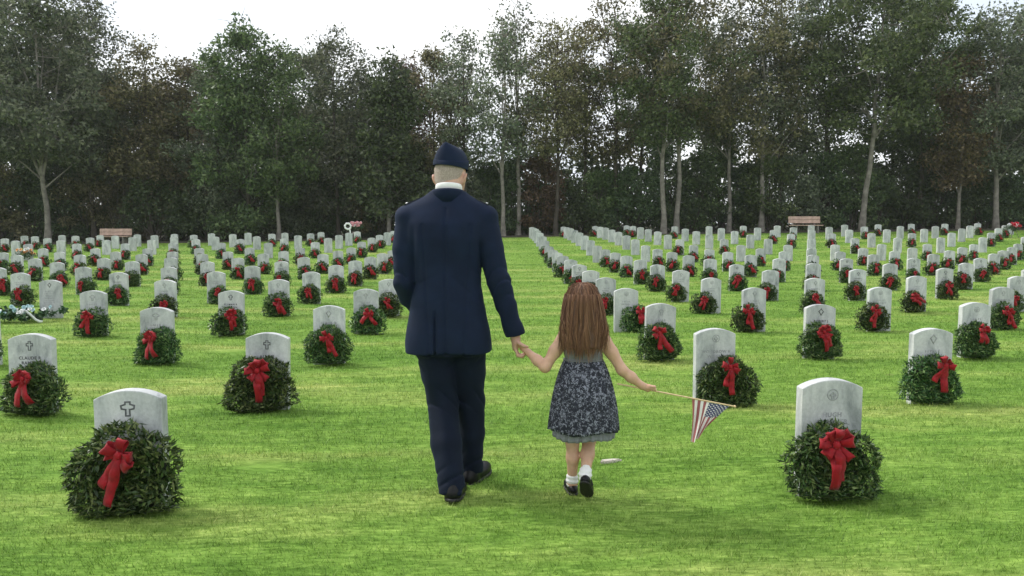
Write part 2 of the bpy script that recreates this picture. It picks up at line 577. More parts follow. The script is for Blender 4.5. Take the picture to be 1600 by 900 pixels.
def stroke_inscription(seed, mat, rows=2):
    r = random.Random(seed)
    V, F = [], []
    y0, y1 = -ST / 2 - 0.001, -ST / 2 + 0.002
    for row in range(rows):
        n = r.randint(5, 8)
        z = SH - 0.183 - row * 0.036
        x = -n * 0.011
        for i in range(n):
            w = r.uniform(0.006, 0.011)
            kind = r.randint(0, 2)
            bars = [(x, x + 0.0045, z - 0.011, z + 0.011)]
            if kind > 0:
                bars.append((x + 0.0045, x + w, z + 0.004, z + 0.010))
            if kind > 1:
                bars.append((x + w, x + w + 0.004, z - 0.011, z + 0.010))
            for (a, b, c, d) in bars:
                s = len(V)
                V += [(a, y0, c), (b, y0, c), (b, y0, d), (a, y0, d), (a, y1, c), (b, y1, c), (b, y1, d), (a, y1, d)]
                F += [(s, s + 1, s + 2, s + 3), (s, s + 4, s + 5, s + 1), (s + 2, s + 6, s + 7, s + 3), (s + 1, s + 5, s + 6, s + 2), (s, s + 3, s + 7, s + 4)]
            x += 0.022
    return np_mesh("inscription", V, np.array(F), mat)

SLAB = slab_mesh("headstone_slab")
SLAB_FAR = slab_mesh("headstone_slab_far", False, 6)
STROKES = [stroke_inscription(s, M["carving_pale"]) for s in range(4)]
STROKES_LONG = [stroke_inscription(s + 20, M["carving_pale"], 8) for s in range(3)]
STROKES_D = [stroke_inscription(s + 9, M["carving"]) for s in range(3)]
WRITING = {(-1, 1): ([("JEROME L", 0.034)], 0, 0), (1, 1): ([("HUGH", 0.034), ("GARDNER", 0.034)], 2, 1),
           (-2, 2): ([("CLAUDE R", 0.033), ("RAMSEY", 0.033)], 3, 0), (-1, 2): ([("ALLAN", 0.034), ("LEE", 0.034)], 3, 0),
           (1, 2): ([("WOODROW V", 0.033), ("WRIGHT", 0.033)], 2, 1), (2, 2): None, (2, 3): ([("ROBERT J", 0.034)], 1, 0),
           (-2, 4): ([("ELLMAN R", 0.034), ("JOHNSON", 0.034)], 3, 0), (-1, 3): ([("CURTIS JR", 0.034)], 1, 1),
           (4, 4): ([("EDWARD N", 0.034)], 3, 1), (3, 5): ([("BOBBY L", 0.034)], 1, 1)}
PLAIN = {(-10, 13), (-11, 14), (-10, 14), (-10, 16), (-10, 17), (-9, 14), (-9, 15), (-9, 16), (-9, 17), (-8, 14), (-8, 15), (-8, 17), (-7, 15), (-7, 16), (-7, 17),
         (-6, 15), (-6, 17), (-5, 13), (-5, 15), (-4, 5), (-4, 14), (-4, 15), (-4, 16), (-3, 16), (1, 14), (1, 15), (1, 16), (1, 17),
         (1, 18), (1, 19), (2, 12), (2, 13), (2, 14), (2, 15), (2, 16), (2, 17), (2, 18), (3, 12), (3, 13), (3, 14), (3, 15), (3, 16), (3, 17), (3, 18), (4, 14),
         (4, 15), (4, 16), (4, 17), (5, 12), (5, 14), (5, 15), (5, 16), (6, 11), (6, 12), (6, 13), (6, 14), (6, 15), (6, 16), (6, 17), (7, 12), (7, 13),
         (7, 16), (8, 11), (8, 12), (8, 15), (8, 17), (9, 13), (9, 14), (9, 15), (9, 16), (9, 17), (10, 13), (10, 15), (10, 17),
         (11, 13), (11, 14), (11, 15), (11, 16), (12, 15), (12, 16), (13, 16), (15, 17)}

def stone_xy(k, j):
    return 0.0112 + 1.7909 * k + 0.0839 * j, 1.624 + 2.072 * j

def where(k, j):
    return "%s row from the front, %s %s of the aisle" % (ORD[j], ORD[abs(k)], "left" if k < 0 else "right")

spots = []
for j in range(1, 20):
    for k in range(-16, 18):
        if k == 0 or (j > 17 and not 1 <= k <= 4):
            continue
        X, Y = stone_xy(k, j)
        a = math.cos(YAW) * X + math.sin(YAW) * Y
        b = -math.sin(YAW) * X + math.cos(YAW) * Y
        px = 800 + FPX * a / (b * math.cos(PITCH) + 0.7 * math.sin(PITCH))
        if -30 < px < 1640:
            spots.append((k, j, X, Y, float(gz(X, Y))))
SG = "white headstones in rows on the lawn"
rs = random.Random(5)
for (k, j, X, Y, Z) in spots:
    rot = (math.radians(rs.gauss(0, 0.5)), math.radians(rs.gauss(0, 0.5)), math.radians(rs.gauss(0, 1.2)))
    X += rs.gauss(0, 0.006); Y += rs.gauss(0, 0.01); dz = rs.gauss(0, 0.008)
    if j <= 8:
        o = link("headstone", None, None, (X, Y, Z + dz), rot)
        link("slab", SLAB, o)
        wr = WRITING.get((k, j))
        if wr:
            pale = wr[2]
            link("emblem", (EMB_P if pale else EMB_D)[wr[1]], o)
            link("inscription", text_mesh(wr[0], M["carving_pale"] if pale else M["carving"]), o)
        else:
            e = rs.choice([0, 1, 2, 3, 3, 2])
            dark = j > 4 and rs.random() < 0.35
            link("emblem", (EMB_D if dark else EMB_P)[e], o)
            link("inscription", rs.choice(STROKES_LONG if (k, j) in PLAIN else (STROKES_D if dark else STROKES)), o)
    else:
        if (k, j) in PLAIN:
            o = link("headstone", None, None, (X, Y, Z + dz), rot)
            link("slab", SLAB_FAR, o)
            link("inscription", rs.choice(STROKES_LONG), o)
        else:
            o = link("headstone", SLAB_FAR, None, (X, Y, Z + dz), rot)
    tag(o, ("bare " if (k, j) in PLAIN else "") + "white marble headstone, " + where(k, j), "headstone", SG)

# ================================================================ wreaths
def wreath_foliage(seed, n, ll, lw, mat_i=0):
    r = np.random.default_rng(seed)
    R0, rr = 0.150, 0.098
    th = r.uniform(0, 2 * np.pi, n)
    ph = r.uniform(0, 2 * np.pi, n)
    rad = rr * (0.62 + 0.42 * np.sqrt(r.uniform(0, 1, n)))
    lump = 1 + 0.16 * np.sin(th * 5 + seed) + 0.10 * np.sin(th * 11 + 2 * seed)
    rad = rad * lump
    inner = r.uniform(0, 1, n) < 0.16
    Rc = np.where(inner, r.uniform(0.0, 0.10, n), R0)
    rad = np.where(inner, rad * 0.6, rad)
    nrm = np.stack([np.cos(ph) * np.cos(th), -np.abs(np.sin(ph)) * 0.95 + 0.25 * (np.sin(ph) > 0), np.cos(ph) * np.sin(th)], -1)
    P = np.stack([Rc * np.cos(th) * 1.06, np.zeros(n), Rc * np.sin(th)], -1)
    P = P + np.stack([nrm[:, 0] * rad, nrm[:, 1] * rad * 0.8, nrm[:, 2] * rad], -1)
    P = P + r.normal(0, 0.006, (n, 3))
    tang = np.stack([-np.sin(th), np.zeros(n), np.cos(th)], -1)
    d = nrm * 0.75 + tang * (0.55 * r.choice([-1, 1, 1], n))[:, None] + r.normal(0, 0.45, (n, 3))
    d /= np.linalg.norm(d, axis=1)[:, None]
    s = np.cross(d, nrm + r.normal(0, 0.5, (n, 3)))
    s /= np.linalg.norm(s, axis=1)[:, None] + 1e-9
    up = np.cross(s, d)
    L = ll * r.uniform(0.6, 1.35, n)[:, None]
    W = lw * r.uniform(0.7, 1.3, n)[:, None]
    base = P - d * L * 0.4
    tip = P + d * L * 0.6 + up * L * 0.12
    l_ = P + s * W * 0.5 + up * W * 0.25
    r_ = P - s * W * 0.5 + up * W * 0.25
    V = np.stack([base, l_, tip, r_], 1).reshape(-1, 3)
    V[:, 0] *= 0.90 * (1 + 0.16 * np.clip(-V[:, 2] / 0.2, 0, 1))
    V[:, 2] = V[:, 2] * 0.92 + 0.162
    low = V[:, 2] < 0.035
    V[low, 2] = 0.035 + (V[low, 2] - 0.035) * 0.35
    V[:, 2] = np.maximum(V[:, 2], -0.004)
    q = np.arange(n) * 4
    F = np.concatenate([np.stack([q, q + 1, q + 2], -1), np.stack([q, q + 2, q + 3], -1)])
    return V, F

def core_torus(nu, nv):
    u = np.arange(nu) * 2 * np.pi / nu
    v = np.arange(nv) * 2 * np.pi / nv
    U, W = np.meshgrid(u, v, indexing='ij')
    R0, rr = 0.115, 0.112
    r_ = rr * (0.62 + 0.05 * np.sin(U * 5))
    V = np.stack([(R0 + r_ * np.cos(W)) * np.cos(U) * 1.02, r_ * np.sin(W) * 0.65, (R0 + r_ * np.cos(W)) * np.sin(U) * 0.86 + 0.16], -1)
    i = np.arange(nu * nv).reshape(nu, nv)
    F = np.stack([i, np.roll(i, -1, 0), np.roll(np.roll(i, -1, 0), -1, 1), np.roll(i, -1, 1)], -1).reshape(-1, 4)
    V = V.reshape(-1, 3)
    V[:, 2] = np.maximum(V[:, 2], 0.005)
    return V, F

def foliage_mesh(seed, n, ll, lw, nu=20, nv=8):
    V, F = wreath_foliage(seed, n, ll, lw)
    V2, F2 = core_torus(nu, nv)
    mi = np.concatenate([np.zeros(len(F)), np.ones(len(F2))])
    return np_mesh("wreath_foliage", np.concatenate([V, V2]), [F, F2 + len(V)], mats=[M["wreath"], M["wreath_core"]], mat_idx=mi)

def ribbon(path, side, widths, th=0.0018):
    """a ribbon with thickness along a path"""
    path = np.asarray(path, float); side = np.asarray(side, float)
    n = len(path)
    tg = np.gradient(path, axis=0)
    nr = np.cross(tg, side)
    nr /= np.linalg.norm(nr, axis=1)[:, None] + 1e-9
    w = np.asarray(widths)[:, None] / 2
    cup = nr * np.asarray(widths)[:, None] * 0.10
    cr = np.sin(np.arange(n) * 2.1 + path[:, 0] * 90) * 0.0045
    path = path + nr * cr[:, None]
    V = np.stack([path - side * w + nr * th / 2, path + nr * th / 2 + cup, path + side * w + nr * th / 2,
                  path + side * w - nr * th / 2, path - nr * th / 2 + cup, path - side * w - nr * th / 2], 1)
    F = []
    for i in range(n - 1):
        a, b = 6 * i, 6 * (i + 1)
        for q in range(6):
            F.append((a + q, a + (q + 1) % 6, b + (q + 1) % 6, b + q))
    e = 6 * (n - 1)
    F += [(0, 5, 4, 1), (1, 4, 3, 2), (e, e + 1, e + 4, e + 5), (e + 1, e + 2, e + 3, e + 4)]
    return V.reshape(-1, 3), np.array(F)

def loop_geo(ang, L, W, fwd, n=11):
    d = np.array([math.cos(ang), 0, math.sin(ang)])
    p = np.array([-math.sin(ang), 0, math.cos(ang)])
    t_ = np.linspace(0, 1, n)
    s = np.sin(np.pi * t_)
    path = d * (L * s ** 0.85)[:, None] + np.array([0, 1, 0]) * (fwd * np.sin(2 * np.pi * t_) - 0.022 * s)[:, None]
    side = np.tile(p + np.array([0, -0.25, 0]), (n, 1))
    side /= np.linalg.norm(side, axis=1)[:, None]
    return ribbon(path, side, W * (0.35 + 0.65 * s ** 0.7))

def tail_geo(ang, L, W, seed, n=10):
    r = random.Random(seed)
    d = np.array([math.sin(ang), 0, -math.cos(ang)])
    p = np.array([math.cos(ang), 0, math.sin(ang)])
    t_ = np.linspace(0, 1, n)
    ph = r.uniform(0, 6)
    path = d * (L * t_)[:, None] + np.array([0, 1, 0]) * (-0.020 * np.sin(np.pi * t_) - 0.012 * np.sin(7 * t_ + ph))[:, None] + p * (0.008 * np.sin(5 * t_ + ph))[:, None]
    side = np.tile(p, (n, 1)) + np.array([0, 1, 0]) * (0.25 * np.sin(4 * t_ + ph))[:, None]
    side /= np.linalg.norm(side, axis=1)[:, None]
    return ribbon(path, side, W * (0.55 + 0.45 * np.minimum(1, t_ * 3)))

def knot_geo():
    bm = bmesh.new()
    bmesh.ops.create_icosphere(bm, subdivisions=2, radius=1.0)
    for v_ in bm.verts:
        c = v_.co
        v_.co = Vector((c.x * 0.020, c.y * 0.018 - 0.014, c.z * 0.024 * (1 - 0.18 * math.cos(c.x * 7))))
    return bm_mesh("bow_knot", bm, M["ribbon"], True)

KNOT = knot_geo()
LOOPSETS = []
TAILS = []
for s in range(5):
    r = random.Random(30 + s)
    ls = []
    for a in ((15, 62, 118, 165, 205, 335), (5, 48, 132, 175), (25, 90, 155, 195, 345), (10, 40, 75, 110, 145, 172, 215, 325), (0, 180, 60, 125))[s]:
        V, F = loop_geo(math.radians(a + r.uniform(-12, 12)), r.uniform(0.058, 0.095), r.uniform(0.044, 0.060), r.uniform(0.014, 0.03))
        ls.append(np_mesh("bow_loop", V, F, M["ribbon"], True))
    LOOPSETS.append(ls)
    TAILS.append([np_mesh("bow_tail", *tail_geo(math.radians(a + r.uniform(-5, 5)), r.uniform(0.16, 0.25), r.uniform(0.048, 0.06), 60 + s * 3 + i), M["ribbon"], True)
                  for i, a in enumerate((-13, 12))])

def joined_bow(seed, far=False):
    r = random.Random(seed)
    Vs, Fs, off = [], [], 0
    geos = []
    ll = (20, 90, 160, 210, 330) if not far else (40, 140)
    for a in ll:
        geos.append(loop_geo(math.radians(a + r.uniform(-15, 15)), r.uniform(0.055, 0.085), 0.05, 0.03, 7 if not far else 5))
    for a in ((-14, 13) if not far else (-10, 10)):
        geos.append(tail_geo(math.radians(a + r.uniform(-6, 6)), r.uniform(0.15, 0.22), 0.055, seed * 7 + a, 5 if not far else 4))
    for V, F in geos:
        Vs.append(V); Fs.append(F + off); off += len(V)
    return np.concatenate(Vs), np.concatenate(Fs)

FOL_NEAR = [foliage_mesh(100 + s, 5400, 0.041, 0.0125) for s in range(6)]
FOL_MID = [foliage_mesh(200 + s, 1800, 0.052, 0.020, 14, 6) for s in range(4)]
BOW_MID = []
for s in range(4):
    V, F = joined_bow(300 + s)
    BOW_MID.append(np_mesh("bow", V, F, M["ribbon"], True))
WREATH_FAR = []
for s in range(4):
    V, F = wreath_foliage(400 + s, 420, 0.085, 0.042)
    V2, F2 = core_torus(12, 6)
    V3, F3 = joined_bow(500 + s, True)
    V3 = V3 * 1.1
    ca, sa = math.cos((s - 1.5) * 0.35), math.sin((s - 1.5) * 0.35)
    V3 = np.stack([V3[:, 0] * ca - V3[:, 2] * sa, V3[:, 1] - 0.105, V3[:, 0] * sa + V3[:, 2] * ca + 0.26], -1)
    mi = np.concatenate([np.zeros(len(F)), np.ones(len(F2)), np.full(len(F3), 2)])
    WREATH_FAR.append(np_mesh("wreath_far", np.concatenate([V, V2, V3]), [F, F2 + len(V), F3 + len(V) + len(V2)],
                              mats=[M["wreath"], M["wreath_core"], M["ribbon"]], mat_idx=mi))

# (sideways shift, size, bow angle, bow shift x, bow height)
SPECIAL = {(-1, 1): (0.0, 1.12, -22, 0.02, 0.31), (1, 1): (-0.03, 1.0, 0, 0.0, 0.33), (-2, 2): (0.06, 1.02, 4, -0.02, 0.31),
           (-1, 2): (-0.02, 1.12, 2, 0.01, 0.32), (1, 2): (0.07, 1.02, 0, 0.0, 0.34), (2, 2): (-0.045, 1.02, -12, 0.06, 0.35),
           (-2, 3): (0.03, 1.04, 0, -0.01, 0.31), (-1, 3): (0.0, 1.04, 22, 0.0, 0.30), (1, 3): (-0.02, 1.05, 18, -0.03, 0.32),
           (2, 3): (-0.02, 1.02, 14, 0.0, 0.33), (3, 3): (-0.05, 1.02, 0, 0.04, 0.33), (-3, 4): (0.03, 1.02, -8, -0.02, 0.31),
           (-2, 4): (0.0, 1.0, 8, 0.04, 0.32), (-1, 4): (0.04, 1.02, 0, 0.02, 0.31), (1, 4): (0.12, 1.0, 10, 0.04, 0.32),
           (2, 4): (-0.12, 1.02, 5, -0.02, 0.32), (3, 4): (-0.12, 1.02, -15, 0.0, 0.31), (4, 4): (0.0, 1.02, 5, 0.02, 0.29)}
WG = "evergreen wreaths with red bows leaning on headstones"
rw = random.Random(77)
for (k, j, X, Y, Z) in spots:
    if (k, j) in PLAIN:
        continue
    if (k, j) in SPECIAL:
        sx, size, ba, bx, bz = SPECIAL[(k, j)]
    else:
        sx, size, ba, bx, bz = -X * 0.12 / Y + rw.gauss(0, 0.04), rw.uniform(0.92, 1.05), rw.gauss(0, 24), rw.gauss(0, 0.035), rw.uniform(0.22, 0.29)
    yoff = ST / 2 + 0.078 * size
    loc = (X + sx, Y - yoff - 0.006, Z)
    rot = (math.radians(rw.uniform(-13, -5)), math.radians(rw.gauss(0, 3)), math.radians(rw.gauss(0, 7)))
    lab = "evergreen wreath with red bow, " + where(k, j).replace("of the aisle", "of aisle")
    if j <= 8:
        o = link("wreath", None, None, loc, rot, size)
        near = j <= 3
        link("foliage", rw.choice(FOL_NEAR if near else FOL_MID), o, (0, 0, 0))
        if j <= 4:
            s = rw.randrange(5)
            bo = link("bow", KNOT, o, (bx, -0.112, bz - 0.035), (math.radians(rw.uniform(0, 8)), -math.radians(ba), math.radians(rw.gauss(0, 8))), rw.uniform(0.86, 1.04))
            for me in LOOPSETS[s]:
                link("ribbon_loop", me, bo)
            spread = 1.9 if (k, j) == (-1, 4) else (0.8 if (k, j) in ((1, 1), (-1, 2)) else 1.0)
            for i, me in enumerate(TAILS[s]):
                tl = link("ribbon_tail", me, bo, (0, -0.004 * i, 0), (0, (0.45 if i == 0 else -0.45) * (spread - 1), 0))
        else:
            link("bow", rw.choice(BOW_MID), o, (bx, -0.112, bz), (0, -math.radians(ba), 0), rw.uniform(0.78, 1.08))
    else:
        o = link("wreath", rw.choice(WREATH_FAR), None, loc, rot, size)
    tag(o, lab, "wreath", WG)

# ================================================================ the wood behind the lawn
def tube(path, radii, sides=6):
    path = np.asarray(path, float)
    n = len(path)
    tg = np.gradient(path, axis=0)
    tg /= np.linalg.norm(tg, axis=1)[:, None] + 1e-9
    ref = np.array([0.31, 0.95, 0.02])
    s = np.cross(tg, ref)
    s /= np.linalg.norm(s, axis=1)[:, None] + 1e-9
    u = np.cross(s, tg)
    a = np.arange(sides) * 2 * np.pi / sides
    r = np.asarray(radii)[:, None, None]
    V = path[:, None, :] + r * (np.cos(a)[None, :, None] * s[:, None, :] + np.sin(a)[None, :, None] * u[:, None, :])
    i = np.arange(n * sides).reshape(n, sides)
    F = np.stack([i[:-1], np.roll(i[:-1], -1, 1), np.roll(i[1:], -1, 1), i[1:]], -1).reshape(-1, 4)
    return V.reshape(-1, 3), F

def leaf_cloud(r, centres, spread, per, ll, lw, droop=0.0):
    """rhombic leaves scattered round the cluster centres"""
    n = len(centres) * per
    c = np.repeat(centres, per, 0)
    sp = np.repeat(spread, per)[:, None]
    g = r.normal(0, 1, (n, 3))
    g /= np.linalg.norm(g, axis=1)[:, None]
    P = c + g * sp * (r.uniform(0, 1, n) ** 0.45)[:, None] * np.array([1.0, 1.0, 0.72])
    d = r.normal(0, 1, (n, 3)) + g * 0.5
    d[:, 2] -= droop
    d /= np.linalg.norm(d, axis=1)[:, None]
    s = np.cross(d, r.normal(0, 1, (n, 3)))
    s /= np.linalg.norm(s, axis=1)[:, None] + 1e-9
    L = (ll * r.uniform(0.55, 1.35, n))[:, None]
    W = (lw * r.uniform(0.6, 1.3, n))[:, None]
    V = np.stack([P - d * L / 2 + s * W / 2, P + d * L / 2, P - d * L / 2 - s * W / 2], 1).reshape(-1, 3)
    return V, np.arange(n * 3).reshape(-1, 3)

def build_tree(name, seed, loc, H, crown_lo, rx, style, leaf, bark, dens=1.0, lean=(0, 0), fork=None, top_light=1.0, r0=None):
    """tapered trunk, limbs reaching every leaf clump, crown of separate leaves"""
    r = np.random.default_rng(seed)
    n = 14
    tz = np.linspace(0, 1, n)
    wob = np.cumsum(r.normal(0, 0.05, (n, 2)), 0) * (H / 16)
    wob -= wob[0]
    fork_z = fork if fork else 0.86
    trunk_top = H * (0.93 if style != 'cone' else 0.98)
    axis = np.stack([lean[0] * tz * H + wob[:, 0], lean[1] * tz * H + wob[:, 1], tz * trunk_top], -1)
    r0 = (r0 or (0.011 * H + 0.02)) * 0.88
    Vs, Fs, off = [], [], 0
    def addt(p, rad, sides):
        nonlocal off
        V, F = tube(p, rad, sides)
        Vs.append(V); Fs.append(F + off); off += len(V)
    def on_axis(f):
        return np.array([np.interp(f, tz, axis[:, i]) for i in range(3)])
    rad_t = r0 * (1 - tz * 0.9) * (1 + 0.5 * np.exp(-tz * 40))
    ax = axis.copy(); ax[0, 2] -= 0.35
    addt(ax, rad_t, 8)
    # clump centres inside the crown's outline
    ncl = int({'open': 92, 'dense': 112, 'cone': 105, 'thin': 72}[style] * (0.6 + 0.4 * min(1.6, rx / 4.0)))
    cl = []
    tries = 0
    while len(cl) < ncl and tries < 20000:
        tries += 1
        f = r.uniform(0, 1)
        z = crown_lo + (H - crown_lo) * f
        if style == 'cone':
            w = rx * (1.05 - f) ** 0.75
        elif style == 'dense':
            w = rx * math.sin(math.pi * min(1, 0.16 + 0.84 * f)) ** 0.6 if f > 0.2 else rx * (0.75 + f)
        else:
            w = rx * (math.sin(math.pi * (0.12 + 0.84 * f)) ** 0.75)
        w *= 0.8 + 0.35 * math.sin(seed + f * 9) * math.cos(f * 17 + seed * 2)
        a = r.uniform(0, 2 * np.pi)
        q = math.sqrt(r.uniform(0.06, 1))
        base = on_axis(min(0.999, z / trunk_top))
        cl.append((base[0] + math.cos(a) * q * w, base[1] + math.sin(a) * q * w * 0.8, z))
    cl = np.array(cl)
    # main limbs
    nl = 11 if style in ('open', 'thin') else 9
    limbs = []
    order = r.permutation(len(cl))[:nl]
    for i in order:
        c = cl[i]
        z0 = max(crown_lo * (0.62 if fork else 0.78), min(c[2] * 0.62, trunk_top * 0.8))
        p0 = on_axis(z0 / trunk_top)
        t_ = np.linspace(0, 1, 7)[:, None]
        mid = p0 * 0.45 + c * 0.55 + np.array([0, 0, 0.10 * (c[2] - z0)]) + r.normal(0, 0.16, 3)
        path = (1 - t_) ** 2 * p0 + 2 * t_ * (1 - t_) * mid + t_ ** 2 * c + r.normal(0, 0.05, (7, 3)) * t_
        br = r0 * 0.42 * (1 - 0.55 * z0 / H)
        addt(path, br * (1 - 0.82 * t_[:, 0]), 5)
        limbs.append(path)
    LP = np.concatenate(limbs + [axis[int(n * 0.45):]])
    for i in range(len(cl)):
        if i in order:
            continue
        c = cl[i]
        dd = np.linalg.norm(LP - c, axis=1) + np.where(LP[:, 2] > c[2] - 0.1, 3.0, 0)
        p0 = LP[dd.argmin()]
        t_ = np.linspace(0, 1, 5)[:, None]
        mid = (p0 + c) / 2 + np.array([0, 0, -0.08]) * np.linalg.norm(c - p0) + r.normal(0, 0.12, 3)
        path = (1 - t_) ** 2 * p0 + 2 * t_ * (1 - t_) * mid + t_ ** 2 * c
        addt(path, r0 * 0.16 * (1 - 0.8 * t_[:, 0]) + 0.006, 3)
        # a few twigs at the end of each branch
        for _ in range(2):
            e = c + r.normal(0, 0.5, 3)
            addt(np.stack([c - (c - mid) * 0.2, (c + e) / 2 + r.normal(0, 0.08, 3), e]), [0.018, 0.012, 0.006], 3)
    if fork:
        # a second stem leaving low down, as in a forked trunk
        for sgn, tx in ((-1, -0.30), (1, 0.14)):
            p0 = on_axis(fork)
            e = np.array([p0[0] + tx * H * 0.55, p0[1] + 0.3, H * 0.72])
            t_ = np.linspace(0, 1, 9)[:, None]
            mid = p0 + (e - p0) * 0.4 + np.array([tx * 1.2, 0, 0.2])
            path = (1 - t_) ** 2 * p0 + 2 * t_ * (1 - t_) * mid + t_ ** 2 * e
            addt(path, r0 * 0.55 * (1 - 0.75 * t_[:, 0]), 6)
    root = link(name, None, None, loc)
    link("trunk", np_mesh("trunk", np.concatenate(Vs), np.concatenate(Fs), bark, True), root)
    per = int({'open': 140, 'dense': 170, 'cone': 170, 'thin': 100}[style] * dens)
    sp = r.uniform(0.65, 1.3, len(cl)) * (0.8 + 0.2 * rx / 3.5)
    ll, lw = (0.25, 0.17) if style in ('dense', 'cone') else (0.21, 0.145)
    V, F = leaf_cloud(r, cl, sp, per, ll, lw)
    fz = np.clip((V.reshape(-1, 3, 3)[:, 0, 2] - crown_lo) / max(0.1, H - crown_lo), 0, 1.1)
    keep = r.uniform(0, 1, len(fz)) > 0.62 * np.clip((fz - 0.55) / 0.45, 0, 1)
    V = V.reshape(-1, 3, 3)[keep].reshape(-1, 3)
    F = np.arange(len(V)).reshape(-1, 3)
    link("crown", np_mesh("crown", V, F, leaf), root)
    return root

def ground_at(px, b):
    x, y = cw((px - 800) / FPX * b, b)
    return x, y, float(gz(x, y))

TREES_FRONT = [  # photo x, distance, top y, crown foot y, crown half width px, style, leaf, bark, density, extras
    (-150, 47, -40, 180, 110, 'dense', 'leaf_dark', 'bark_dark', 1.0, {}),
    (-55, 46.5, -40, 170, 95, 'dense', 'leaf_dark', 'bark_dark', 1.1, {}),
    (76, 45.2, -30, 215, 105, 'dense', 'leaf_grey', 'bark_pale', 1.0, dict(fork=0.27, r0=0.2)),
    (150, 49, -2, 230, 62, 'open', 'leaf_grey', 'bark_dark', 1.25, {}),
    (238, 48, 48, 250, 55, 'thin', 'leaf_olive', 'bark_dark', 1.25, {}),
    (300, 50, 82, 320, 78, 'dense', 'leaf_olive', 'bark_dark', 0.9, {}),
    (345, 48.5, 70, 300, 60, 'open', 'leaf_grey', 'bark_dark', 1.2, {}),
    (392, 47, 30, 325, 78, 'dense', 'leaf_green', 'bark_dark', 0.95, {}),
    (436, 46, 48, 260, 62, 'open', 'leaf_green', 'bark_pale', 1.2, {}),
    (530, 49, 32, 280, 70, 'open', 'leaf_grey', 'bark_dark', 1.2, {}),
    (608, 46.5, 70, 300, 78, 'cone', 'leaf_dark', 'bark_pale', 1.0, {}),
    (678, 50, 62, 270, 60, 'open', 'leaf_olive', 'bark_dark', 1.0, {}),
    (727, 48, 26, 215, 52, 'thin', 'leaf_grey', 'bark_dark', 1.1, {}),
    (787, 46, 18, 200, 56, 'thin', 'leaf_grey', 'bark_pale', 1.0, dict(lean=(-0.008, 0))),
    (809, 48, 10, 180, 58, 'thin', 'leaf_grey', 'bark_pale', 1.0, {}),
    (868, 47, 16, 190, 76, 'open', 'leaf_olive', 'bark_dark', 0.85, {}),
    (912, 50, 25, 170, 64, 'thin', 'leaf_olive', 'bark_dark', 1.1, {}),
    (962, 48.5, -12, 200, 82, 'open', 'leaf_olive', 'bark_dark', 0.95, {}),
    (1036, 45.4, -40, 175, 92, 'open', 'leaf_green', 'bark_pale', 1.15, dict(lean=(-0.02, 0))),
    (1056, 46.2, -30, 160, 88, 'open', 'leaf_olive', 'bark_pale', 1.0, dict(lean=(0.015, 0))),
    (1137, 48, 18, 175, 72, 'open', 'leaf_grey', 'bark_pale', 1.05, {}),
    (1188, 47, -25, 190, 80, 'open', 'leaf_olive', 'bark_pale', 1.0, {}),
    (1216, 48.3, -60, 170, 90, 'open', 'leaf_grey', 'bark_dark', 1.15, {}),
    (1285, 49.5, -70, 180, 90, 'open', 'leaf_green', 'bark_dark', 1.1, {}),
    (1344, 45.4, -100, 170, 120, 'dense', 'leaf_green', 'bark_pale', 0.95, dict(lean=(0.085, 0), r0=0.21)),
    (1438, 49, -30, 190, 88, 'open', 'leaf_green', 'bark_dark', 1.2, {}),
    (1494, 47, 70, 240, 58, 'open', 'leaf_brown', 'bark_pale', 1.0, {}),
    (1554, 46, 8, 215, 80, 'open', 'leaf_grey', 'bark_pale', 1.15, dict(r0=0.2)),
    (1618, 48, 10, 190, 80, 'open', 'leaf_grey', 'bark_dark', 1.2, {}),
    (1720, 47, -10, 180, 95, 'dense', 'leaf_green', 'bark_dark', 1.0, {}),
]
TREES_BACK = [
    (-110, 57, -20, 200, 95, 'dense', 'leaf_dark', 1.0), (10, 56, -25, 220, 85, 'dense', 'leaf_dark', 1.0), (110, 58, 15, 240, 70, 'dense', 'leaf_dark', 1.0),
    (190, 57, 90, 290, 62, 'dense', 'leaf_grey', 1.0), (262, 58, 120, 300, 62, 'dense', 'leaf_olive', 0.9), (330, 56, 95, 300, 70, 'dense', 'leaf_grey', 1.0),
    (465, 57, 66, 300, 70, 'dense', 'leaf_green', 1.0), (500, 60, 72, 300, 70, 'dense', 'leaf_grey', 0.9), (575, 58, 100, 300, 62, 'dense', 'leaf_dark', 1.0),
    (640, 57, 88, 290, 55, 'dense', 'leaf_brown', 0.8), (705, 60, 70, 240, 52, 'thin', 'leaf_grey', 1.0), (850, 60, 40, 200, 60, 'thin', 'leaf_olive', 0.9),
    (1000, 58, 30, 190, 62, 'open', 'leaf_grey', 0.9), (1100, 59, 30, 180, 66, 'open', 'leaf_grey', 0.9), (1250, 60, 0, 200, 70, 'open', 'leaf_grey', 0.9),
    (1390, 58, -20, 230, 75, 'dense', 'leaf_dark', 0.8), (1475, 60, 45, 230, 62, 'open', 'leaf_dark', 1.0), (1590, 57, 35, 220, 66, 'open', 'leaf_olive', 1.0),
    (1680, 58, 20, 220, 80, 'dense', 'leaf_dark', 0.9)]
LOOKS = {'leaf_dark': 'dark evergreen', 'leaf_grey': 'grey green', 'leaf_olive': 'olive brown', 'leaf_green': 'mid green', 'leaf_brown': 'russet'}
def tree_dims(px, b, ytop, ylow):
    x, y, z = ground_at(px, b)
    top = at(px, ytop, b).z
    lo = at(px, ylow, b).z
    return (x, y, z), top - z - (0.7 if ytop > 12 and ylow < 355 else 0), max(0.8, lo - z)
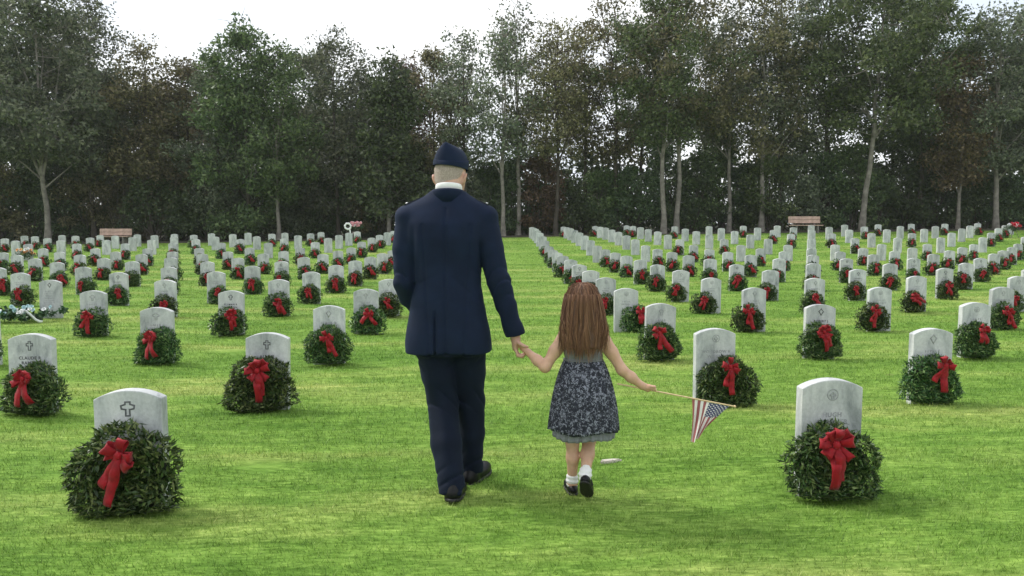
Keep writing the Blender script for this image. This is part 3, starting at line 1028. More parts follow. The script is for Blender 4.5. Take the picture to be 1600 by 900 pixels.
for i, (px, b, yt, yl, rxp, st, lf, bk, dn, ex) in enumerate(TREES_FRONT):
    loc, H, lo = tree_dims(px, b, yt, yl + (48 if st in ('open', 'thin') else 30))
    rxp *= 1.18
    if 700 < px < 1010 or 1120 < px < 1330:
        dn *= 0.72
    tr_ = build_tree("evergreen_tree" if st == 'cone' else "woodland_tree", 900 + i, loc, H, lo, rxp * b / FPX, st, M[lf], M[bk], dn, **ex)
    how = {'dense': 'full crowned', 'cone': 'conical', 'open': 'open crowned', 'thin': 'slender thin leaved'}[st]
    tag(tr_, "%s %s tree, %s from the left along the wood's front edge" % (how, LOOKS[lf], ORD[i + 1]), "tree", "trees along the front edge of the wood")
for i, (px, b, yt, yl, rxp, st, lf, dn) in enumerate(TREES_BACK):
    loc, H, lo = tree_dims(px, b, yt, yl + 40)
    rxp *= 1.25
    tr_ = build_tree("woodland_tree", 1300 + i, loc, H, lo, rxp * b / FPX, st, M[lf], M["bark_dark"], dn)
    tag(tr_, "%s tree in the wood's second line, %s from the left" % (LOOKS[lf], ORD[i + 1]), "tree", "trees in the second line of the wood")

# undergrowth at the foot of the wood
def build_shrub(seed, loc, H, rx, leaf, per=70):
    r = np.random.default_rng(seed)
    ncl = 30
    f = r.uniform(0.04, 1, ncl)
    a = r.uniform(0, 2 * np.pi, ncl)
    w = rx * (1.0 - f ** 2.2 * 0.7) * np.sqrt(r.uniform(0.05, 1, ncl))
    cl = np.stack([np.cos(a) * w, np.sin(a) * w * 0.6, f * (H - 0.5) + 0.2], -1)
    root = link("woodland_shrub", None, None, loc)
    Vs, Fs, off = [], [], 0
    for c in cl[::2]:
        b0 = np.array([r.normal(0, 0.2), r.normal(0, 0.12), -0.15])
        V, F = tube(np.stack([b0, b0 * 0.4 + c * 0.5 + r.normal(0, 0.1, 3), c]), [0.04, 0.03, 0.012], 4)
        Vs.append(V); Fs.append(F + off); off += len(V)
    link("stems", np_mesh("stems", np.concatenate(Vs), np.concatenate(Fs), M["bark_dark"], True), root)
    V, F = leaf_cloud(r, cl, r.uniform(0.45, 0.85, ncl) * (0.7 + rx / 5), per * 2, 0.20, 0.14)
    V[:, 2] = np.maximum(V[:, 2], 0.02)
    link("foliage", np_mesh("foliage", V, F, leaf), root)
    return root
rsn = random.Random(3)
shr = []
px = -170.0
while px < 1780:
    left = px < 660
    yt = rsn.uniform(190, 285) if left else (rsn.uniform(240, 285) if px < 985 else rsn.uniform(205, 262) if px < 1330 else rsn.uniform(215, 280))
    lf = rsn.choices(['leaf_dark', 'leaf_green', 'leaf_olive', 'leaf_brown', 'leaf_grey'], [6, 2.4, 1.2, 0.35, 0.6])[0]
    if 815 < px < 890 or 1090 < px < 1120:
        lf = 'leaf_brown'
    shr.append((px, rsn.uniform(47.5, 50.5), yt, lf))
    px += rsn.uniform(36, 52)
for i, (px, b, yt, lf) in enumerate(shr):
    loc, H, lo = tree_dims(px, b, yt, 360)
    s_ = build_shrub(2000 + i, loc, H, rsn.uniform(1.8, 2.6), M[lf], 95)
    tag(s_, "%s shrub in the undergrowth, %s from the left" % (LOOKS[lf], ("number %d" % (i + 1)) if i + 1 >= len(ORD) else ORD[i + 1]), "shrub", "undergrowth shrubs at the foot of the wood")

# deeper wood that reads as one mass
def deep_wood():
    r = np.random.default_rng(5)
    n = 1500
    a = r.uniform(-62, 62, n)
    b = r.uniform(50, 70, n)
    X = math.cos(YAW) * a - math.sin(YAW) * b
    Y = math.sin(YAW) * a + math.cos(YAW) * b
    px = 800 + FPX * a / b
    hmax = np.where(px < 660, 10.0, np.where(px < 985, 6.4, 8.8)) * r.uniform(0.75, 1.1, n)
    Z = gz(X, Y) + hmax * r.uniform(0.0, 1, n) ** 1.25
    V, F = leaf_cloud(r, np.stack([X, Y, Z], -1), np.full(n, 1.3), 90, 0.36, 0.26)
    o = link("deep_wood", np_mesh("deep_wood", V, F, M["leaf_dark"]))
    o["kind"] = "stuff"
    o["label"] = "dark mass of leaves deeper in the wood"
    o["category"] = "woodland"
deep_wood()

# ================================================================ benches, flowers
M["bench"] = simple("bench_plank", (0.44, 0.31, 0.25), 0.75, 0.25, 5, 0.2)
M["bench_leg"] = simple("bench_concrete", (0.16, 0.15, 0.14), 0.9, 0.2, 8)
def box_mesh(name, sx, sy, sz, mat, bev=0.008):
    bm = bmesh.new()
    bmesh.ops.create_cube(bm, size=1.0)
    for v_ in bm.verts:
        v_.co = Vector((v_.co.x * sx, v_.co.y * sy, v_.co.z * sz))
    bmesh.ops.bevel(bm, geom=list(bm.edges), offset=bev, segments=1, affect='EDGES')
    return bm_mesh(name, bm, mat)
def bench(px, py_top, b, label, hgt=0.92):
    x, y, z = ground_at(px, b)
    o = link("park_bench", None, None, (x, y, z), (0, 0, YAW * 0.5))
    plank = box_mesh("bench_plank", 1.86, 0.045, 0.19, M["bench"])
    seat = box_mesh("bench_seat_plank", 1.86, 0.13, 0.05, M["bench"])
    leg = box_mesh("bench_leg", 0.10, 0.46, 0.42, M["bench_leg"], 0.015)
    post = box_mesh("bench_post", 0.09, 0.06, 0.52, M["bench_leg"], 0.01)
    for i in range(2):
        link("backrest_plank", plank, o, (0, 0.27 + 0.02 * i, hgt - 0.10 - 0.205 * (1 - i) ), (math.radians(-6), 0, 0))
    for i in range(3):
        link("seat_plank", seat, o, (0, -0.14 + 0.145 * i, 0.45))
    for sx in (-0.62, 0.62):
        link("leg", leg, o, (sx, 0.02, 0.19))
        link("back_post", post, o, (sx, 0.335, 0.66), (math.radians(-6), 0, 0))
    tag(o, label, "bench")
bench(179, 358, 42.5, "brown plank bench at the wood's edge on the left side of the lawn")
bench(1258, 341, 42.0, "brown plank bench at the wood's edge on the right side of the lawn", 0.98)

def blossom_mesh(name, mat, rad=0.035, petals=9, seed=0):
    r = random.Random(seed)
    V, F = [], []
    for ring, (rr, zz) in enumerate(((1.0, 0.25), (0.65, 0.55), (0.35, 0.8))):
        for i in range(petals - ring * 2):
            a = 2 * math.pi * i / (petals - ring * 2) + ring * 0.4 + r.uniform(-0.15, 0.15)
            d = np.array([math.cos(a), math.sin(a), 0]); p = np.array([-math.sin(a), math.cos(a), 0]); u = np.array([0, 0, 1.0])
            s = len(V)
            V += [d * 0.05 * rad, d * rad * rr * 0.6 + p * rad * 0.3 + u * rad * zz * 0.7, d * rad * rr + u * rad * zz, d * rad * rr * 0.6 - p * rad * 0.3 + u * rad * zz * 0.7]
            F.append((s, s + 1, s + 2, s + 3))
    return np_mesh(name, V, np.array(F), mat)
M["fl_white"] = simple("flower_white", (0.78, 0.80, 0.80), 0.6, 0.08)
M["fl_blue"] = simple("flower_pale_blue", (0.50, 0.68, 0.72), 0.6, 0.1)
M["fl_pink"] = simple("flower_pink", (0.78, 0.42, 0.45), 0.6, 0.12)
M["fl_orange"] = simple("flower_orange", (0.72, 0.38, 0.14), 0.6, 0.2)
M["fl_red"] = simple("flower_red", (0.55, 0.02, 0.05), 0.6, 0.15)
M["spray_leaf"] = leafy("spray_leaf", (0.012, 0.03, 0.012), (0.03, 0.075, 0.03), (0.10, 0.16, 0.09), 0.15, 0.4)
def flower_thing(name, label, cat, loc, w, d, h, cols, nfl, rad, seed, base=0.0, nleaf=260, ribbon_col=None):
    r = np.random.default_rng(seed)
    o = link(name, None, None, loc)
    c = np.stack([r.normal(0, w / 3.2, 26), r.normal(0, d / 3.2, 26), base + r.uniform(0.15, 0.75, 26) * h], -1)
    V, F = leaf_cloud(r, c, np.full(26, h * 0.35), nleaf // 26 + 1, 0.11, 0.035, 0.1)
    V[:, 2] = np.maximum(V[:, 2], base + 0.005)
    link("foliage", np_mesh("foliage", V, F, M["spray_leaf"]), o)
    if base > 0.2:
        for sx in (-1, 0, 1):
            V, F = tube(np.array([[sx * 0.20, 0.18 if sx == 0 else -0.08, -0.03], [sx * 0.05, 0.02, base + h * 0.5]]), [0.012, 0.010], 6)
            link("stand_leg", np_mesh("stand_leg", V, F, M["bench_leg"]), o)
    else:
        pass
    meshes = [blossom_mesh("blossom", M[cn], rad, 9, seed + q) for q, cn in enumerate(cols)]
    for i in range(nfl):
        p = (float(np.clip(r.normal(0, w / 3.4), -w / 2, w / 2)), float(-d * 0.25 + r.normal(0, d / 5)), base + h * float(r.uniform(0.55, 1.0)))
        link("flower", meshes[i % len(meshes)], o, p, (math.radians(r.uniform(30, 80)), 0, math.radians(r.uniform(-35, 35))), float(r.uniform(0.8, 1.25)))
    if ribbon_col:
        t_ = np.linspace(0, 1, 8)
        path = np.stack([w * 0.08 + w * 0.42 * t_, -d * 0.3 - 0.05 * t_, base + h * (0.75 - 0.7 * t_) + 0.03 * np.sin(6 * t_)], -1)
        V, F = ribbon(path, np.tile(np.array([0.5, -0.3, 0.8]) / 1.0, (8, 1)), np.full(8, 0.05))
        link("ribbon", np_mesh("ribbon", V, F, M[ribbon_col], True), o)
    tag(o, label, cat)
    return o
X, Y = stone_xy(-4, 5)
flower_thing("flower_spray", "low spray of pale blue and white flowers before a headstone without a wreath", "flowers",
             (X - 0.28, Y - 0.36, float(gz(X, Y))), 0.85, 0.35, 0.24, ("fl_blue", "fl_white", "fl_blue"), 20, 0.038, 4, 0, 700, "fl_white")
X, Y = stone_xy(-10, 13)
flower_thing("flower_bunch", "bunch of orange flowers among the far left headstones", "flowers", (X + 0.1, Y - 0.3, float(gz(X, Y))), 0.7, 0.3, 0.42,
             ("fl_orange", "fl_orange", "fl_white"), 18, 0.08, 5)
x, y, z = ground_at(558, 41.3)
flower_thing("flower_stand", "pink flowers on a stand behind the far headstones left of the man", "flowers", (x, y, z), 0.5, 0.3, 0.45, ("fl_pink", "fl_pink", "fl_white"), 34, 0.085, 6, 0.60)
X, Y = stone_xy(14, 16)
flower_thing("flower_bunch", "red and white flowers at a headstone in the far right corner", "flowers", (X + 0.25, Y - 0.3, float(gz(X, Y))), 0.55, 0.3, 0.4,
             ("fl_red", "fl_red", "fl_white"), 20, 0.10, 7, 0.30)
# white ring wreath on an easel
x, y, z = ground_at(544.5, 41.0)
o = link("ring_wreath", None, None, (x, y, z))
u = np.linspace(0, 2 * np.pi, 25)
V, F = tube(np.stack([0.16 * np.cos(u), 0 * u - 0.02, 0.84 + 0.16 * np.sin(u)], -1), 0.055 + 0.012 * np.sin(u * 7), 8)
link("flower_ring", np_mesh("flower_ring", V, F, M["fl_white"], True), o)
for sx in (-0.2, 0.2, 0.0):
    V, F = tube(np.array([[sx, 0.25 if sx == 0 else 0.02, -0.03], [sx * 0.1, 0.05, 0.86]]), [0.014, 0.012], 6)
    link("easel_leg", np_mesh("easel_leg", V, F, M["bench_leg"]), o)
t_ = np.linspace(0, 1, 7)
V, F = ribbon(np.stack([0.10 + 0.06 * t_, -0.09 + 0.02 * np.sin(5 * t_), 0.74 - 0.34 * t_], -1), np.tile(np.array([1.0, 0, 0.1]), (7, 1)), np.full(7, 0.07))
link("sash", np_mesh("sash", V, F, M["fl_white"], True), o)
tag(o, "white ring wreath with hanging ribbon on an easel behind the far headstones", "wreath")

# pale slab fragment lying in the turf beyond the girl
x, y = at(952, 712, 4.25).xy
bm = bmesh.new()
pts = [(-0.06, -0.006), (-0.03, -0.024), (0.02, -0.02), (0.085, 0.002), (0.03, 0.018), (-0.045, 0.014)]
f = bm.faces.new([bm.verts.new((px_, py_, 0.0)) for px_, py_ in pts])
r_ = bmesh.ops.extrude_face_region(bm, geom=[f])
bmesh.ops.translate(bm, vec=(0, 0, 0.026), verts=[e for e in r_["geom"] if isinstance(e, bmesh.types.BMVert)])
bmesh.ops.recalc_face_normals(bm, faces=bm.faces)
bmesh.ops.bevel(bm, geom=list(bm.edges), offset=0.006, segments=2, affect='EDGES')
o = link("stone_fragment", bm_mesh("stone_fragment", bm, simple("pale_stone", (0.52, 0.48, 0.42), 0.8, 0.12, 30)), None, (x, y, 0.005), (math.radians(4), 0, 0.15))
tag(o, "small flat white stone lying in the grass beyond the girl's legs", "stone")

# ================================================================ people: smooth surfaces grown from distance fields
class Field:
    def __init__(s, lo, hi, h):
        s.lo = np.array(lo, np.float32); s.h = h
        s.n = np.ceil((np.array(hi) - s.lo) / h).astype(int) + 1
        s.F = np.full(s.n, 0.25, np.float32)
    def box(s, lo, hi):
        a = np.clip(np.floor((np.array(lo) - s.lo) / s.h).astype(int), 0, s.n - 1)
        b = np.clip(np.ceil((np.array(hi) - s.lo) / s.h).astype(int) + 1, 1, s.n)
        sl = tuple(slice(i, j) for i, j in zip(a, b))
        ax = [s.lo[d] + s.h * np.arange(a[d], b[d], dtype=np.float32) for d in range(3)]
        return sl, ax[0][:, None, None], ax[1][None, :, None], ax[2][None, None, :]
    def blend(s, sl, D, k, op='add'):
        A = s.F[sl]
        if op == 'add':
            hh = np.clip(0.5 + 0.5 * (A - D) / k, 0, 1)
            s.F[sl] = A * (1 - hh) + D * hh - k * hh * (1 - hh)
        elif op == 'cut':
            D = -D
            hh = np.clip(0.5 - 0.5 * (A - D) / k, 0, 1)
            s.F[sl] = A * (1 - hh) + D * hh + k * hh * (1 - hh)
        else:
            hh = np.clip(0.5 - 0.5 * (A - D) / k, 0, 1)
            s.F[sl] = A * (1 - hh) + D * hh + k * hh * (1 - hh)
    def cone(s, a, b, ra, rb, k=0.02, op='add', sq=(1, 1, 1)):
        a = np.array(a, float); b = np.array(b, float)
        m = max(ra, rb) * 1.3 + k + 3 * s.h
        sl, x, y, z = s.box(np.minimum(a, b) - m, np.maximum(a, b) + m)
        d = b - a
        L2 = max(1e-9, d.dot(d))
        t_ = np.clip(((x - a[0]) * d[0] + (y - a[1]) * d[1] + (z - a[2]) * d[2]) / L2, 0, 1)
        D = np.sqrt(((x - a[0] - t_ * d[0]) / sq[0]) ** 2 + ((y - a[1] - t_ * d[1]) / sq[1]) ** 2 + ((z - a[2] - t_ * d[2]) / sq[2]) ** 2) - (ra + (rb - ra) * t_)
        s.blend(sl, D.astype(np.float32), k, op)
    def chain(s, pts, rad, k=0.02, **kw):
        for i in range(len(pts) - 1):
            s.cone(pts[i], pts[i + 1], rad[i], rad[i + 1], k, **kw)
    def ell(s, c, r, k=0.02, op='add', rot=None):
        c = np.array(c, float); r = np.array(r, float)
        m = max(r) + k + 3 * s.h
        sl, x, y, z = s.box(c - m, c + m)
        X, Y, Z = x - c[0], y - c[1], z - c[2]
        if rot is not None:
            R = np.array(Euler(rot).to_matrix().transposed())
            X, Y, Z = [R[i, 0] * X + R[i, 1] * Y + R[i, 2] * Z for i in range(3)]
        q = np.sqrt((X / r[0]) ** 2 + (Y / r[1]) ** 2 + (Z / r[2]) ** 2)
        q2 = np.sqrt((X / r[0] ** 2) ** 2 + (Y / r[1] ** 2) ** 2 + (Z / r[2] ** 2) ** 2)
        D = q * (q - 1) / np.maximum(q2, 1e-6)
        s.blend(sl, D.astype(np.float32), k, op)
    def loft(s, table, k=0.02, op='add', p=2.3):
        """rows of (z, half width, half depth, x centre, y centre)"""
        T = np.array(table, float)
        zz = np.linspace(T[0, 0], T[-1, 0], 160)
        sm = []
        for c in range(1, 5):
            v = np.interp(zz, T[:, 0], T[:, c])
            v = np.pad(v, 8, mode='edge')
            ker = np.hanning(13); ker /= ker.sum()
            sm.append(np.convolve(v, ker, 'same')[8:-8])
        mx = T[:, 1:3].max() + 0.03 + k
        cx, cy = T[:, 3].mean(), T[:, 4].mean()
        sl, x, y, z = s.box((cx - mx - 0.1, cy - mx - 0.1, T[0, 0] - 0.05), (cx + mx + 0.1, cy + mx + 0.1, T[-1, 0] + 0.05))
        zf = z.ravel()
        a, b, xc, yc = [np.interp(zf, zz, v)[None, None, :] for v in sm]
        q = (np.abs((x - xc) / a) ** p + np.abs((y - yc) / b) ** p) ** (1 / p)
        D = (q - 1) * np.minimum(a, b)
        dz = np.maximum(T[0, 0] - z, z - T[-1, 0])
        D = np.maximum(D, dz)
        s.blend(sl, D.astype(np.float32), k, op)
    def below(s, fn):
        """keep only where fn(x,y,z) < 0"""
        sl, x, y, z = s.box(s.lo, s.lo + s.n * s.h)
        s.F = np.maximum(s.F, np.broadcast_to(fn(x, y, z), s.F.shape).astype(np.float32))
    def warp(s, fn):
        sl, x, y, z = s.box(s.lo, s.lo + s.n * s.h)
        s.F = (s.F + fn(x, y, z)).astype(np.float32)
    def mesh(s, name, mat, relax=1):
        F = s.F
        I = F < 0
        S = I[:-1].astype(np.int8) + I[1:]
        S = S[:, :-1] + S[:, 1:]
        S = S[:, :, :-1] + S[:, :, 1:]
        ci = np.nonzero((S > 0) & (S < 8))
        n = len(ci[0])
        idm = np.full(S.shape, -1, np.int32)
        idm[ci] = np.arange(n)
        corner = {}
        for a in (0, 1):
            for b in (0, 1):
                for c in (0, 1):
                    corner[(a, b, c)] = F[ci[0] + a, ci[1] + b, ci[2] + c]
        acc = np.zeros((n, 3)); cnt = np.zeros(n)
        for c0 in corner:
            for d in range(3):
                if c0[d] == 0:
                    c1 = list(c0); c1[d] = 1; c1 = tuple(c1)
                    f0, f1 = corner[c0], corner[c1]
                    m_ = (f0 < 0) != (f1 < 0)
                    t_ = np.where(m_, f0 / np.where(m_, f0 - f1, 1), 0)
                    p = np.tile(np.array(c0, float), (n, 1)); p[:, d] += t_
                    acc[m_] += p[m_]; cnt[m_] += 1
        V = acc / np.maximum(cnt, 1)[:, None] + np.stack(ci, -1)
        V = V * s.h + s.lo
        quads = []
        for d in range(3):
            e = [slice(None)] * 3; f_ = [slice(None)] * 3
            e[d] = slice(0, -1); f_[d] = slice(1, None)
            A, B = I[tuple(e)], I[tuple(f_)]
            for flip in (False, True):
                m_ = (A & ~B) if not flip else (~A & B)
                p = np.nonzero(m_)
                d1, d2 = (d + 1) % 3, (d + 2) % 3
                ok = (p[d1] > 0) & (p[d2] > 0) & (p[d1] < S.shape[d1]) & (p[d2] < S.shape[d2])
                p = [q[ok] for q in p]
                def cell(o1, o2):
                    q = list(p)
                    q[d1] = q[d1] - o1; q[d2] = q[d2] - o2
                    return idm[tuple(q)]
                Q = np.stack([cell(1, 1), cell(0, 1), cell(0, 0), cell(1, 0)], -1)
                quads.append(Q[:, ::-1] if flip else Q)
        Q = np.concatenate(quads)
        Q = Q[(Q >= 0).all(1)]
        for _ in range(relax):
            acc = np.zeros_like(V); c = np.zeros(len(V))
            for i in range(4):
                np.add.at(acc, Q[:, i], V[Q[:, (i + 1) % 4]] + V[Q[:, (i - 1) % 4]])
                np.add.at(c, Q[:, i], 2)
            V = V * 0.4 + acc / np.maximum(c, 1)[:, None] * 0.6
        return np_mesh(name, V, Q, mat, True)

def finger(F, base, d1, d2, d3, lens, r, k=0.006):
    """three bent phalanges"""
    p = np.array(base, float)
    for d, L, r0_, r1_ in zip((d1, d2, d3), lens, (r, r * 0.95, r * 0.88), (r * 0.95, r * 0.88, r * 0.78)):
        d = np.array(d, float); d /= np.linalg.norm(d)
        q = p + d * L
        F.cone(p, q, r0_, r1_, k)
        p = q

M["skin"] = None
def skin(name, base, deep):
    m, t, b = mat_new(name)
    v = mapping(t, (1, 1, 1))
    n = noise(t, 22, 5, v, 0.65)
    r = ramp(t, [(0.36, deep), (0.65, base)])
    t.links.new(n.outputs["Fac"], r.inputs["Fac"])
    t.links.new(r.outputs["Color"], b.inputs["Base Color"])
    b.inputs["Roughness"].default_value = 0.52
    b.inputs["Subsurface Weight"].default_value = 0.12
    b.inputs["Subsurface Radius"].default_value = (0.02, 0.008, 0.004)
    b.inputs["Specular IOR Level"].default_value = 0.4
    return m
M["skin"] = skin("skin_man", (0.58, 0.36, 0.27), (0.47, 0.27, 0.20))
M["skin_girl"] = skin("skin_girl", (0.62, 0.39, 0.27), (0.54, 0.32, 0.22))
M["buzz"] = simple("cropped_hair", (0.38, 0.315, 0.275), 0.85, 0.25, 160, 0.5, 0.2, bscale=400)
def wool(name, col, sheen=0.04):
    m, t, b = mat_new(name)
    v = mapping(t, (1, 1, 1))
    n = noise(t, 9, 5, v, 0.6)
    r = ramp(t, [(0.3, tuple(c * 0.8 for c in col)), (0.7, tuple(c * 1.2 for c in col))])
    t.links.new(n.outputs["Fac"], r.inputs["Fac"])
    t.links.new(r.outputs["Color"], b.inputs["Base Color"])
    b.inputs["Roughness"].default_value = 0.85
    b.inputs["Specular IOR Level"].default_value = 0.2
    b.inputs["Sheen Weight"].default_value = sheen
    b.inputs["Sheen Roughness"].default_value = 0.5
    b.inputs["Sheen Tint"].default_value = (0.35, 0.5, 0.9, 1)
    n2 = noise(t, 420, 3, v)
    n3 = noise(t, 5, 3, v)
    s = t.nodes.new("ShaderNodeMath"); s.operation = 'ADD'
    t.links.new(n2.outputs["Fac"], s.inputs[0]); t.links.new(n3.outputs["Fac"], s.inputs[1])
    bump(t, b, s.outputs["Value"], 0.25, 0.006)
    return m
M["navy"] = wool("navy_wool", (0.0064, 0.0130, 0.034))
M["navy_trouser"] = wool("navy_trouser_wool", (0.0040, 0.0080, 0.020))
M["navy_dark"] = simple("epaulette_navy", (0.006, 0.010, 0.022), 0.7, 0.2, 40)
M["silver"] = simple("silver_metal", (0.7, 0.7, 0.7), 0.3, 0.05)
M["silver"].node_tree.nodes["Principled BSDF"].inputs["Metallic"].default_value = 1.0
M["white_cloth"] = simple("white_cloth", (0.80, 0.80, 0.79), 0.8, 0.05, 60, 0.2)
M["shoe"] = simple("black_leather", (0.005, 0.005, 0.006), 0.4, 0.3, 30, 0.05, 0.25)
M["sole"] = simple("black_rubber_sole", (0.014, 0.013, 0.013), 0.55, 0.3, 60, 0.4)

# ---------------------------------------------------------------- the man
mx, my = cw((700 - 800) / 299.5, 3.80)
man = link("person", None, None, (mx, my, 0), (0, 0, YAW))
tag(man, "person in dark navy dress uniform and flight cap walking away, holding the girl's hand", "person")

HEADC = np.array([0.012, 0.045, 1.672])
HT = math.radians(-18)
def hp(x, y, z):
    """head space (turned a little to the right) -> man space"""
    c, s = math.cos(HT), math.sin(HT)
    return (HEADC[0] + x * c - y * s, HEADC[1] + x * s + y * c, HEADC[2] + z)
R_HAND = np.array([0.352, 0.0, 0.792])
def head_shapes(F, grow=0.0):
    F.ell(hp(0, -0.005, 0.018), (0.078 + grow, 0.098 + grow, 0.092 + grow), 0.02, rot=(0, 0, HT))
    F.ell(hp(0, 0.022, -0.045), (0.062 + grow, 0.074 + grow, 0.078 + grow), 0.03, rot=(0, 0, HT))
    F.ell(hp(0, -0.045, -0.045), (0.060 + grow, 0.050 + grow, 0.055 + grow), 0.03, rot=(0, 0, HT))
B = Field((-0.40, -0.35, -0.02), (0.48, 0.45, 1.80), 0.0064)
head_shapes(B)
B.ell(hp(0, 0.068, -0.088), (0.032, 0.030, 0.026), 0.03, rot=(0, 0, HT))                    # chin
B.cone(hp(0, 0.092, 0.012), hp(0, 0.112, -0.026), 0.010, 0.016, 0.012)                       # nose
B.ell(hp(0, 0.086, -0.058), (0.026, 0.014, 0.010), 0.008, rot=(0, 0, HT))                    # lips
for sx in (-1, 1):
    B.ell(hp(sx * 0.032, 0.090, 0.012), (0.017, 0.012, 0.011), 0.008, 'cut')                 # eye sockets
    B.ell(hp(sx * 0.032, 0.081, 0.011), (0.013, 0.012, 0.012), 0.003)                        # eyes
    B.cone(hp(sx * 0.045, 0.083, 0.034), hp(sx * 0.014, 0.092, 0.030), 0.007, 0.008, 0.01)   # brow
    B.ell(hp(sx * 0.083, -0.012, -0.018), (0.012, 0.020, 0.034), 0.008, rot=(0.15, sx * 0.35, HT + sx * 0.35))   # ears
    B.ell(hp(sx * 0.092, -0.008, -0.016), (0.006, 0.011, 0.020), 0.006, 'cut', rot=(0, 0, HT))
B.cone((0.008, 0.012, 1.63), (0.0, 0.004, 1.50), 0.058, 0.060, 0.025)                       # neck
B.loft([(0.80, 0.14, 0.10, 0, 0), (0.95, 0.155, 0.105, 0, 0), (1.12, 0.135, 0.09, 0, 0), (1.30, 0.16, 0.10, 0, 0), (1.44, 0.16, 0.08, 0, 0), (1.51, 0.08, 0.05, 0, 0)], 0.03)
B.chain([(0.185, 0, 1.43), (0.262, -0.02, 1.13), (0.344, -0.005, 0.865)], [0.05, 0.042, 0.030], 0.03)
B.chain([(-0.195, 0, 1.43), (-0.225, -0.015, 1.12), (-0.15, 0.17, 0.93)], [0.05, 0.042, 0.030], 0.03)
B.chain([(-0.085, 0, 0.88), (-0.032, 0.02, 0.48), (0.028, -0.17, 0.09)], [0.085, 0.055, 0.038], 0.03)
B.chain([(0.085, 0, 0.88), (0.106, 0.09, 0.46), (0.110, 0.12, 0.09)], [0.085, 0.055, 0.038], 0.03)
# right hand: palm turned to the girl, fingers closing round her hand
hx, hy, hz = R_HAND
B.chain([(0.344, -0.005, 0.865), (hx, hy, hz + 0.030)], [0.029, 0.027], 0.015)
B.ell((hx + 0.002, hy, hz + 0.002), (0.021, 0.040, 0.044), 0.014, rot=(0, 0.12, 0))
for i, (fy, L, r_) in enumerate(((-0.030, 0.85, 0.0088), (-0.010, 1.0, 0.0094), (0.011, 1.04, 0.0096), (0.031, 0.95, 0.0094))):
    finger(B, (hx + 0.004, hy + fy, hz - 0.034), (0.30, 0, -0.95), (0.95, 0, -0.25), (0.75, 0, 0.65), (0.030 * L, 0.024 * L, 0.018 * L), r_)
finger(B, (hx + 0.010, hy - 0.034, hz + 0.018), (0.55, -0.65, -0.45), (0.85, -0.15, -0.45), (0.9, 0.2, -0.25), (0.026, 0.024, 0.018), 0.0105)
# left hand carried in front
lx, ly, lz = -0.135, 0.205, 0.885
B.chain([(-0.15, 0.17, 0.93), (lx, ly, lz)], [0.029, 0.027], 0.015)
B.ell((lx + 0.004, ly + 0.014, lz - 0.035), (0.020, 0.038, 0.044), 0.014, rot=(0.4, 0, 0))
for fy, L in ((-0.024, 0.95), (-0.006, 1.04), (0.013, 1.0), (0.031, 0.85)):
    finger(B, (lx + 0.006, ly + 0.03 + fy, lz - 0.068), (0.05, 0.25, -0.95), (0.3, 0.1, -0.9), (0.6, 0, -0.75), (0.032 * L, 0.025 * L, 0.019 * L), 0.009)
finger(B, (lx + 0.015, ly + 0.045, lz - 0.012), (0.3, 0.7, -0.6), (0.2, 0.4, -0.9), (0.1, 0.2, -0.95), (0.03, 0.025, 0.02), 0.0105)
link("body", B.mesh("man_body", M["skin"], 1), man)

# closely cropped hair
Hh = Field((-0.12, -0.12, 1.56), (0.15, 0.20, 1.80), 0.0045)
head_shapes(Hh, 0.0028)
c_, s_ = math.cos(HT), math.sin(HT)
def hair_cut(x, y, z):
    X, Y, Z = x - HEADC[0], y - HEADC[1], z - HEADC[2]
    hx_, hy_ = c_ * X + s_ * Y, -s_ * X + c_ * Y
    line = np.where(hy_ > -0.03, 0.012 + (hy_ + 0.03) * 0.9, -0.070 + (hy_ + 0.10) * 1.1)
    return np.maximum(line - Z, hy_ - 0.055)
Hh.below(hair_cut)
link("hair", Hh.mesh("cropped_hair", M["buzz"], 1), man)

# coat
K = Field((-0.36, -0.28, 0.68), (0.46, 0.34, 1.66), 0.0065)
K.loft([(0.755, 0.224, 0.150, 0, 0.0), (0.86, 0.219, 0.150, 0, 0.0), (0.98, 0.203, 0.142, 0, 0.0), (1.10, 0.172, 0.126, -0.002, 0.0), (1.20, 0.178, 0.128, -0.004, 0.0),
        (1.34, 0.214, 0.136, -0.006, -0.004), (1.42, 0.218, 0.128, -0.008, -0.006), (1.475, 0.205, 0.105, -0.008, -0.008), (1.515, 0.165, 0.085, -0.004, -0.008),
        (1.548, 0.095, 0.070, 0.0, -0.006), (1.57, 0.070, 0.062, 0.004, 0.0)], 0.02, p=2.5)
K.chain([(-0.06, -0.004, 1.535), (-0.215, -0.004, 1.462)], [0.055, 0.052], 0.05)              # padded shoulder line
K.chain([(0.06, -0.004, 1.535), (0.203, -0.004, 1.462)], [0.055, 0.052], 0.05)
for sx in (-1, 1):
    K.ell((sx * 0.212 - 0.006, -0.002, 1.462), (0.046, 0.066, 0.040), 0.03)
K.chain([(0.186, 0, 1.425), (0.225, -0.014, 1.29), (0.262, -0.02, 1.13), (0.302, -0.012, 0.99), (0.346, -0.003, 0.850)], [0.078, 0.067, 0.059, 0.055, 0.050], 0.012)
K.chain([(-0.196, 0, 1.425), (-0.222, -0.012, 1.29), (-0.226, -0.015, 1.12), (-0.205, 0.06, 1.03), (-0.155, 0.165, 0.935)], [0.078, 0.067, 0.059, 0.055, 0.050], 0.012)
def cuffs(x, y, z):
    # sleeve ends cut square
    d1 = (x - 0.346) * 0.29 + (z - 0.838) * -0.957
    m1 = np.where(x > 0.275, d1, -1)
    d2 = (y - 0.172) * 0.72 + (z - 0.93) * -0.69
    m2 = np.where((y > 0.10) & (x < -0.08) & (z < 1.02), d2, -1)
    return np.maximum(np.maximum(m1, m2), 0.752 - z)
K.below(cuffs)
